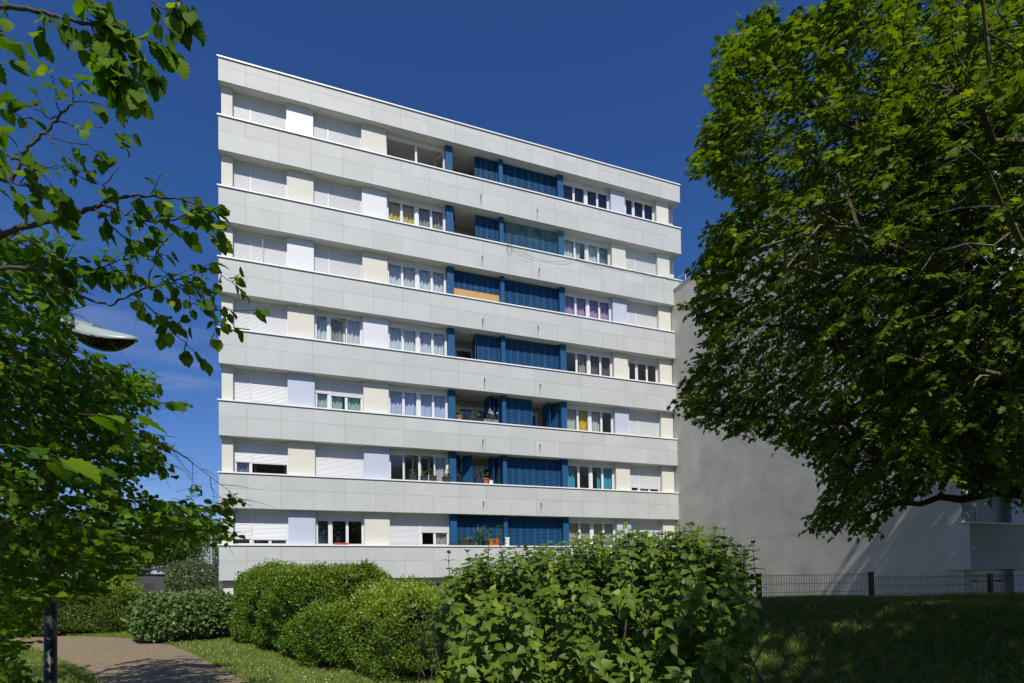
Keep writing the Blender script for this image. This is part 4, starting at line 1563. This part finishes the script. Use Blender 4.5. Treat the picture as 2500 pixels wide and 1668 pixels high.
for i, ((x, y, d), t, sag) in enumerate(ends):
    a = trk[int(t * 8)]
    e = at(x, y, d)
    p = bend(a, e, 11, sag, .022, 70 + i)
    limbs.append(p)
    MB().tube(p, list(np.linspace(.085 if i % 3 else .11, .016, 11)), 7, False).build('branch', M['lichen'] if i % 2 else M['bark'], maple, smooth=True)
for (x, y, z) in ((13.5, 2, 5.5), (15.5, 4.5, 6.5), (13, 6, 8), (10.5, 3, 9), (15, 6.5, 6)):
    p = bend(trk[5], (x, y, z), 9, .04, .03, int(x * 7))
    limbs.append(p)
    MB().tube(p, list(np.linspace(.10, .02, 9)), 7, False).build('branch', M['bark'], maple, smooth=True)
LP = np.vstack([p[3:] for p in limbs])
# finer forks off every limb, so the crown has wood inside it
fk = MB()
forks = []
for i, p in enumerate(limbs):
    for k in range(7):
        j = rng.integers(3, len(p) - 1)
        dv = nrm(p[-1] - p[0]) + rng.normal(0, .55, 3)
        L = rng.uniform(.8, 1.7)
        q = bend(p[j], p[j] + nrm(dv) * L, 6, .03, .05, i * 10 + k)
        a_, b_, c_ = proj(q)
        if ((c_ > 0) & (a_ < 2560) & (b_ > -50) & (b_ < 1700)).any() and not inpoly(a_ - 15, b_ + 10, map_poly).all():
            continue
        forks.append(q)
        fk.tube(q, list(np.linspace(.022, .006, 6)), 4, False)
tag(fk.build('fork', M['lichen'], maple), kind='stuff')
LP = np.vstack([LP] + [q[2:] for q in forks])
fol = Foliage()
cc = np.array([10.3, 4.6, 6.2])
rad = np.array([6.6, 4.4, 4.6])
N_SP = 6600
cand = []
g_ = np.random.default_rng(5)
while len(cand) < N_SP:
    d = nrm(g_.normal(0, 1, (4000, 3)))
    rr_ = g_.uniform(.25, 1, 4000) ** .55
    P = cc + d * rad * rr_[:, None]
    x, y, dd = proj(P)
    ok = map_keep(x, y, dd, P) & (P[:, 2] > 2.1)
    vis = (dd > .3) & (x > 1500) & (x < 2560) & (y > -100) & (y < 1700)
    ok &= vis | (g_.random(4000) < np.where(P[:, 1] < 3.2, .12, .45))
    cand += list(P[ok])
cand = np.array(cand[:N_SP])
# also fill the silhouette edge so that the outline follows the real branches
xs, ys, ds = [], [], []
edge_pts = []
for i in range(len(map_poly) - 6):
    a, b = np.array(map_poly[i]), np.array(map_poly[i + 1])
    if not (0 <= a[1] <= 1320 and a[0] <= 2520): continue
    for t in np.linspace(0, 1, max(2, int(np.linalg.norm(b - a) / 11))):
        q = a + (b - a) * t
        for _ in range(3):
            v = q + np.array([g_.uniform(5, 75), g_.normal(0, 22)])
            dep = np.interp(q[1], [0, 500, 1000, 1300], [6.4, 6.6, 7.6, 8.9]) + g_.normal(0, .4)
            edge_pts.append(at(v[0], v[1], dep))
edge_pts = np.array(edge_pts)
fill = []
for _ in range(1500):                                  # the heart of the crown, round the trunk
    v = (g_.uniform(2180, 2560), g_.uniform(150, 1150), g_.uniform(6.0, 10.0))
    fill.append(at(*v))
cand = np.vstack([cand, edge_pts, np.array(fill)])
x, y, dd = proj(cand)
for i, p in enumerate(cand):
    ov = nrm((p - cc) / rad)
    dirv = nrm(ov + np.array([0, 0, .15]) + g_.normal(0, .3, 3))
    vis = dd[i] > .3 and 1500 < x[i] < 2560 and -100 < y[i] < 1700
    dl = ((LP - p) ** 2).sum(1)
    j = int(dl.argmin())
    L = g_.uniform(.30, .55)
    base = p - dirv * L * .5
    lk = LP[j] if (dl[j] < .8 ** 2 and vis and g_.random() < .5) else None
    tx, ty, td = proj(np.array([base, base + dirv * L]))
    tw_ok = bool(vis and inpoly(tx + 12, ty, map_poly).all() and inpoly(tx - 22, ty, map_poly).all() and inpoly(tx, ty + 22, map_poly).all())
    fol.spray(base, dirv, L, 13, .079 if vis else .15, droop=.35, up=.75, jit=.42, r0=.0035, link_to=lk if tw_ok else None, twig=tw_ok)
n_map = fol.emit(maple, L_MAPLE, LM['maple'], 'crown', nlead=300, keep=map_keep)

# ------------------------------------------------------------------ a second maple, behind the camera on the right, whose shade lies on the bank
m2 = empty('maple_tree', (8.6, -3.4, 0), 'maple standing behind the viewer that shades the bush and the grass bank', 'tree')
MB().tube(bend((8.6, -3.4, -.2), (8.5, -3.2, 6), 7, 0, .01, 5), list(np.linspace(.24, .12, 7)), 10).build('trunk', M['bark'], m2)
f2 = MB()
P = []
g_ = np.random.default_rng(15)
c2 = np.array([7.3, -2.6, 6.4])
r2_ = np.array([6.6, 2.6, 3.1])
for i in range(34):
    d = nrm(g_.normal(0, 1, 3))
    e = c2 + d * r2_ * .8
    f2.tube(bend((8.55, -3.3, 3.5 + 2 * g_.random()), e, 6, .03, .03, i), list(np.linspace(.05, .01, 6)), 5, False)
f2.build('branch', M['bark'], m2)
n = 21000
d = nrm(g_.normal(0, 1, (n, 3)))
P = c2 + d * r2_ * (g_.uniform(.3, 1, n) ** .5)[:, None]
x, y, dd = proj(P)
k = ~((dd > 0) & (x > -200) & (x < 2700) & (y > -200))
P = P[k]
n = len(P)
tag(link('crown', leaves_mesh('crown', L_MAPLE, P, nrm(g_.normal(0, 1, (n, 3))), nrm(g_.normal(0, .6, (n, 3)) + [0, 0, 1]), g_.uniform(.12, .2, n), LM['maple']), m2), kind='stuff')

# ------------------------------------------------------------------ a third maple beyond the right edge of the view
m3 = empty('maple_tree', (19.6, 4.2, .6), 'maple beyond the right edge that shades the front of the lower block', 'tree')
MB().tube(bend((19.6, 4.2, .4), (19.5, 4.4, 6.5), 7, 0, .01, 6), list(np.linspace(.26, .12, 7)), 10).build('trunk', M['bark'], m3)
c3 = np.array([19.2, 5.0, 6.6])
r3_ = np.array([5.0, 4.6, 5.2])
f3 = MB()
for i in range(30):
    d = nrm(g_.normal(0, 1, 3))
    f3.tube(bend((19.55, 4.3, 3.5 + 2 * g_.random()), c3 + d * r3_ * .8, 6, .03, .03, i), list(np.linspace(.05, .01, 6)), 5, False)
f3.build('branch', M['bark'], m3)
n = 26000
d = nrm(g_.normal(0, 1, (n, 3)))
P = c3 + d * r3_ * (g_.uniform(.0, 1, n) ** .62)[:, None]
x, y, dd = proj(P)
P = P[~((dd > 0) & (x > -200) & (x < 2540) & (y > 1180))]
n = len(P)
tag(link('crown', leaves_mesh('crown', L_MAPLE, P, nrm(g_.normal(0, 1, (n, 3))), nrm(g_.normal(0, .6, (n, 3)) + [0, 0, 1]), g_.uniform(.14, .24, n), LM['maple']), m3), kind='stuff')

# ------------------------------------------------------------------ the linden on the left
lin_base = (-4.3, 4.6, 0)
lin = empty('linden_tree', lin_base, 'linden at the left edge with long leafy branches reaching over the path', 'tree')
ltr = bend((-4.3, 4.6, -.1), (-4.2, 4.9, 6.5), 8, 0, .01, 9)
MB().tube(ltr, list(np.linspace(.19, .09, 8)), 10).build('trunk', M['bark'], lin, smooth=True)
lf = Foliage()


def limb(pix, r0, r1, depth, name='branch', m='twig', off=None):
    pts = [at(x, y, depth if np.isscalar(depth) else depth[i]) for i, (x, y) in enumerate(pix)]
    pts = np.array(pts)
    t = np.arange(len(pts))
    tt = np.linspace(0, len(pts) - 1, len(pts) * 4)
    q = np.stack([np.interp(tt, t, pts[:, k]) for k in range(3)], -1)
    for _ in range(2):
        q[1:-1] = (q[:-2] + q[2:] + 2 * q[1:-1]) / 4
    q[1:-1] += rng.normal(0, .004, (len(q) - 2, 3))
    MB().tube(q, list(np.linspace(r0, r1, len(q))), 6, False).build(name, M[m], lin, smooth=True)
    return q


def leafy(q, every, L, n, size, start=0., depthj=.12, drop=.3, dirbias=(0, 0, 0), tip=True, dens=1.):
    """side twigs with leaves along a limb"""
    seg = np.linalg.norm(np.diff(q, axis=0), axis=1)
    cum = np.concatenate([[0], np.cumsum(seg)])
    s_ = start * cum[-1]
    k = 0
    while s_ < cum[-1]:
        p = np.array([np.interp(s_, cum, q[:, a]) for a in range(3)])
        j = min(int(np.searchsorted(cum, s_)), len(q) - 2)
        ax_ = nrm(q[j + 1] - q[max(j - 1, 0)])
        sd_ = nrm(np.cross(ax_, FW)) * (1 if k % 2 else -1)
        dv = nrm(ax_ * .75 + sd_ * .6 + rng.normal(0, .28, 3) + np.array(dirbias))
        lf.spray(p, dv, L * rng.uniform(.6, 1.25), n, size * .97, droop=drop, up=.55, jit=.5, r0=.0035, tipdown=.45)
        s_ += every * rng.uniform(.6, 1.4)
        k += 1
    if tip:
        lf.spray(q[-1], nrm(q[-1] - q[-3]), L * .8, n, size * 1.0, droop=drop, up=.55, jit=.5, r0=.003, tipdown=.45)


# big middle branch
b1 = limb([(-140, 640), (0, 576), (58, 553), (161, 531), (232, 509), (268, 487), (312, 480)], .020, .010, 3.6)
b1b = limb([(312, 480), (370, 478), (435, 484), (490, 500), (522, 532)], .008, .003, 3.6)
leafy(b1b, .10, .16, 4, .085, .05)
b1c = limb([(250, 498), (300, 516), (350, 540), (400, 542), (450, 530), (475, 512)], .007, .003, 3.55)
leafy(b1c, .10, .18, 4, .08, .1)
b1d = limb([(232, 509), (290, 570), (330, 600), (378, 640), (430, 690), (470, 720)], .006, .002, 3.5)
leafy(b1d, .14, .18, 4, .08, .1)
b1e = limb([(268, 487), (255, 460), (252, 450), (270, 440), (290, 408)], .005, .002, 3.6)
# rising branch upper left
b2 = limb([(27, 446), (58, 379), (85, 345), (112, 321), (147, 281), (178, 254)], .011, .005, 3.3)
for pix in ([(147, 281), (136, 240), (130, 200), (128, 187)], [(178, 254), (180, 230), (190, 212)], [(178, 250), (215, 248), (250, 254), (272, 256)], [(140, 295), (180, 308), (220, 306), (262, 318), (285, 330)],
            [(112, 325), (150, 344), (190, 350), (215, 355), (238, 372)], [(112, 330), (150, 370), (200, 420), (250, 452)], [(147, 284), (120, 290), (90, 270), (75, 262)], [(60, 380), (30, 340), (5, 320), (-20, 300)],
            [(85, 350), (60, 300), (30, 262), (8, 240)], [(58, 385), (90, 400), (120, 410), (150, 408)]):
    q = limb(pix, .004, .0015, 3.3)
    leafy(q, .15, .10, 3, .075, .45, drop=.5)
b2b = limb([(-40, 330), (0, 370), (30, 385), (70, 400), (110, 430), (140, 470)], .006, .003, 3.2)
leafy(b2b, .09, .16, 4, .08, .2)
b2c = limb([(0, 440), (50, 450), (100, 470), (130, 500)], .006, .003, 3.2)
leafy(b2c, .08, .16, 4, .08, .1)
# top hanging cluster
b3 = limb([(-80, 0), (0, 13), (90, 27), (147, 42), (223, 58), (255, 62)], .014, .006, 2.9)
leafy(b3, .16, .12, 3, .085, .25, drop=.7)
for pix, st in (([(223, 58), (240, 110), (262, 145), (290, 178), (320, 205), (339, 228)], .1), ([(223, 58), (275, 75), (320, 85), (365, 95), (398, 112)], .2), ([(225, 58), (250, 90), (300, 115), (340, 140), (355, 165)], .2),
                ([(190, -30), (230, 10), (262, 40), (300, 62)], .2), ([(300, -40), (350, -10), (400, 20), (420, 30)], .6), ([(390, -25), (425, -5), (450, 8), (462, 18)], .5), ([(100, 20), (120, 50), (140, 60)], .3), ([(240, 100), (262, 160), (285, 190), (300, 200)], .3)):
    q = limb(pix, .005, .002, 2.9)
    leafy(q, .06, .10, 4, .085, st, drop=.7, dirbias=(0, 0, -.25))
# branch at half height
b4 = limb([(-120, 640), (0, 654), (89, 658), (134, 689), (200, 725), (268, 747)], .018, .007, 3.9)
b4b = limb([(268, 747), (321, 716), (379, 698), (424, 689), (455, 715), (491, 747), (536, 785)], .007, .003, 3.9)
leafy(b4b, .09, .20, 4, .085, .15)
b4c = limb([(320, 716), (357, 743), (402, 792), (446, 832), (468, 852)], .006, .002, 3.8)
leafy(b4c, .10, .16, 4, .085, .2)
b4d = limb([(424, 689), (470, 668), (491, 649), (530, 665), (568, 690)], .005, .002, 3.8)
leafy(b4d, .14, .14, 4, .08, .2)
b4e = limb([(470, 740), (520, 755), (560, 758), (612, 757)], .004, .0015, 3.8)
leafy(b4e, .2, .10, 3, .08, .6)
b4f = limb([(360, 705), (375, 640), (390, 600), (430, 560), (475, 545), (510, 570)], .005, .002, 3.8)
leafy(b4f, .12, .16, 4, .08, .3)
for pix in ([(0, 654), (60, 640), (130, 640), (200, 665), (265, 650), (330, 610)], [(-20, 560), (40, 590), (110, 620), (180, 640), (240, 670)], [(60, 655), (130, 640), (230, 655), (300, 660)], [(0, 700), (70, 720), (130, 735), (190, 770)]):
    q = limb(pix, .006, .003, 4.0)
    leafy(q, .10, .22, 5, .082, .05)

lin_polys = [
    [(-50, 560), (60, 560), (140, 600), (220, 700), (180, 735), (160, 770), (170, 805), (215, 850), (260, 875), (295, 880), (330, 900), (375, 915), (385, 960), (372, 1000), (330, 1000), (320, 1040), (370, 1055), (400, 1075), (412, 1085),
     (395, 1105), (410, 1140), (445, 1140), (418, 1165), (370, 1150), (330, 1180), (380, 1215), (450, 1225), (470, 1175), (500, 1180), (480, 1220), (520, 1235), (545, 1215), (595, 1212), (600, 1225), (560, 1240), (575, 1265), (560, 1290), (585, 1320), (540, 1325), (500, 1310),
     (455, 1330), (400, 1330), (370, 1370), (330, 1400), (290, 1425), (250, 1440), (215, 1470), (165, 1455), (135, 1465), (98, 1490), (85, 1540), (60, 1590), (-50, 1620)],
    [(-50, 1600), (50, 1610), (92, 1650), (95, 1700), (-50, 1700)],
    [(395, 1000), (400, 985), (440, 970), (470, 975), (470, 985), (425, 1000)],
]


def lin_keep_reg(x, y):
    r = np.zeros(len(x), bool)
    for p in lin_polys:
        r |= inpoly(x, y, p)
    return r


g_ = np.random.default_rng(33)
cnt = 0
# the dense lower crown, real depth 4.2 to 7 m
lcen = np.array([-3.6, 6.2, 3.4])
sub = []
for i, e in enumerate([(420, 985, 5.6), (380, 1060, 5.4), (430, 1140, 5.2), (590, 1222, 5.0), (560, 1300, 5.0), (330, 900, 6.0), (250, 1440, 5.0), (380, 1330, 5.2), (150, 850, 5.4), (60, 1200, 4.6), (120, 1500, 5.2), (250, 1100, 5.6), (180, 1300, 5.6)]):
    q = bend(ltr[2 + i % 4], at(*e), 10, .02, .02, 200 + i)
    sub.append(q)
    MB().tube(q, list(np.linspace(.014, .002, 10)), 5, False).build('branch', M['twig'], lin, smooth=True)
    leafy(q[5:], .09, .26, 6, .060, 0)
SP = np.vstack([q[2:] for q in sub])
while cnt < 1400:
    px, py = g_.uniform(-60, 610), g_.uniform(555, 1690)
    if not lin_keep_reg(np.array([px]), np.array([py]))[0]: continue
    d = g_.uniform(4.4, 7.2)
    dens = float(np.interp(px, [0, 150, 300, 600], [.9, .8, .62, .62]))
    if py < 880: dens *= .62
    if g_.random() > dens: continue
    p = at(px, py, d)
    dv = nrm(np.array([.9, .25, .05]) + g_.normal(0, .4, 3))
    L = g_.uniform(.25, .5)
    dl = ((SP - p) ** 2).sum(1)
    j = int(dl.argmin())
    lk = None
    lf.spray(p - dv * L * .5, dv, L, 9, .064, droop=.3, up=.7, jit=.45, r0=.0025, link_to=lk, tipdown=.3)
    cnt += 1
# a few leaves very close to the lens
for (px, py, d) in ((20, 1085, 1.7), (230, 1010, 2.1), (140, 1120, 2.2)):
    lf.spray(at(px - 40, py, d), (1, .1, .0), .2, 4, .095, droop=.2, up=.9, jit=.2, r0=.003)
# crown outside the picture: above, to the left and behind, which throws the shade on path and lawn
cnt = 0
while cnt < 360:
    d = nrm(g_.normal(0, 1, 3))
    p = np.array([-5.0, 4.6, 5.2]) + d * np.array([3.0, 3.6, 2.6]) * g_.uniform(.3, 1) ** .5
    x, y, dd = proj(p)
    if dd[0] > .1 and -60 < x[0] < 2700 and y[0] > -60 and y[0] < 1700: continue
    lf.spray(p, d + [0, 0, .1], .5, 9, .13, twig=False)
    cnt += 1


def lin_keep(x, y, d, P):
    near = d > 1.2
    back = d > 4.15
    vis = (x > 0) & (x < 2500) & (y > 0) & (y < 1668)
    x2 = x + rng.normal(0, 7, len(x))
    y2 = y + rng.normal(0, 7, len(x))
    ok = lin_keep_reg(x2, y2)
    lampz = (x2 > 172) & (x2 < 352) & (y2 > 745) & (y2 < 868) & (d < 7.2) & (d > 0) & (rng.random(len(x)) < .93)
    return (d < 0) | (near & (~back | ~vis | ok) & ~lampz)


n_lin = lf.emit(lin, L_LINDEN, LM['linden'], 'crown', nlead=300, keep=lin_keep)

# ------------------------------------------------------------------ grass and daisies
def blades(name, P, h, w_, mt, seed, lean=.5):
    g2 = np.random.default_rng(seed)
    n = len(P)
    a = g2.uniform(0, 6.28, n)
    hh = h * g2.uniform(.45, 1.3, n)
    dx = np.stack([np.cos(a), np.sin(a), np.zeros(n)], -1) * (w_ * g2.uniform(.6, 1.3, n))[:, None]
    ld = g2.normal(0, lean, (n, 2))
    tip = P + np.stack([ld[:, 0] * hh, ld[:, 1] * hh, hh], -1)
    mid = P + np.stack([ld[:, 0] * hh * .3, ld[:, 1] * hh * .3, hh * .55], -1)
    V = np.stack([P - dx, P + dx, mid + dx * .7, mid - dx * .7, tip], 1).reshape(-1, 3)
    o = np.arange(n)[:, None] * 5
    T = np.concatenate([o + [0, 1, 2], o + [0, 2, 3], o + [3, 2, 4]], 0)
    return np_mesh(name, V, T, mt, np.repeat(g2.random(n), 5))


def scatter(n, x0, x1, y0, y1, test, seed):
    g2 = np.random.default_rng(seed)
    x = g2.uniform(x0, x1, n)
    y = g2.uniform(y0, y1, n)
    k = test(x, y)
    x, y = x[k], y[k]
    return np.stack([x, y, ground_z(x, y) - .004], -1)


def onpath(x, y, m=0.):
    e = .05 * np.sin(y * 6.1) + .03 * np.sin(y * 17)
    return (x > path_x(y, pl) + m + e) & (x < path_x(y, pr) - m + e)


def seen(x, y, marg=60):
    P = np.stack([x, y, ground_z(x, y)], -1)
    a, b, d = proj(P)
    return (d > .5) & (a > -marg) & (a < 2500 + marg) & (b < 1668 + 90)


Pg = scatter(400000, -13.5, 4.6, 6.8, 24.5, lambda x, y: ~onpath(x, y) & seen(x, y), 1)
tag(link('grass', blades('grass', Pg, .075, .0045, LM['grass'], 2)), 'short sunlit lawn grass beside the path and below the hedges', 'grass', kind='stuff')
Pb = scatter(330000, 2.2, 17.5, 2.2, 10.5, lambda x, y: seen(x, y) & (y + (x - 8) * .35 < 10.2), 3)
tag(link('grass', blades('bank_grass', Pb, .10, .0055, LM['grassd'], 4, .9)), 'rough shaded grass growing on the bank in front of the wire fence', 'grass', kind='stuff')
# broad weeds on the bank
g_ = np.random.default_rng(44)
P, D, N_, s_ = [], [], [], []
for i in range(420):
    x, y = g_.uniform(4, 14), g_.uniform(3, 8.6)
    if not seen(np.array([x]), np.array([y]))[0]: continue
    z = float(ground_z(x, y))
    for k in range(g_.integers(4, 9)):
        a = g_.random() * 6.28
        P.append((x, y, z + .01)); D.append((math.cos(a), math.sin(a), g_.uniform(.3, 1.1))); N_.append((-math.cos(a) * .5, -math.sin(a) * .5, 1)); s_.append(g_.uniform(.05, .13))
tag(link('weeds', leaves_mesh('weeds', leaf_tpl([(.001, 0), (.07, .3), (.10, .6), (.001, 1)], [0, .3, .6, 1], .2, .35), np.array(P), np.array(D), np.array(N_), np.array(s_), LM['lilac'])),
    'broad leaved weeds scattered in the shaded bank grass', 'weeds', kind='stuff')
# daisies
g_ = np.random.default_rng(45)
P = []
for (cx_, cy_, sxx, syy, n) in ((-1.35, 12.3, .35, 1.3, 150), (-.35, 10.4, .4, .9, 170), (.3, 9.3, .4, .5, 120), (-2.6, 15.3, .45, 1.1, 260), (-3.9, 17.6, .6, .8, 160), (-1.6, 14.8, .5, .8, 90), (-3.9, 11.2, .7, 1.2, 130), (-5.6, 13.4, .6, 1.2, 60)):
    n = int(n * .7)
    x = g_.normal(cx_, sxx, n)
    y = g_.normal(cy_, syy, n)
    k = ~onpath(x, y, -.03)
    P.append(np.stack([x[k], y[k], ground_z(x[k], y[k]) + g_.uniform(.05, .085, k.sum())], -1))
P = np.vstack(P)
n = len(P)
hx_ = np.array([(math.cos(t), math.sin(t), 0) for t in np.linspace(0, 2 * math.pi, 7)[:-1]] + [(0, 0, .25)])
R_ = frames(g_.normal(0, 1, (n, 3)) * [1, 1, .2], g_.normal(0, .35, (n, 3)) + [0, -.25, 1])
V = np.einsum('nij,vj->nvi', R_, hx_) * g_.uniform(.006, .0095, n)[:, None, None] + P[:, None]
T = (np.array([(i, (i + 1) % 6, 6) for i in range(6)])[None] + (np.arange(n) * 7)[:, None, None]).reshape(-1, 3)
tag(link('daisies', np_mesh('daisies', V.reshape(-1, 3), T, mat('daisy_petal', (.75, .75, .72), .6))), 'small white daisies dotted over the lawn along the path', 'flowers', kind='stuff')
print('leaves', nl_, n_map, n_lin, 'grass', len(Pg), len(Pb))
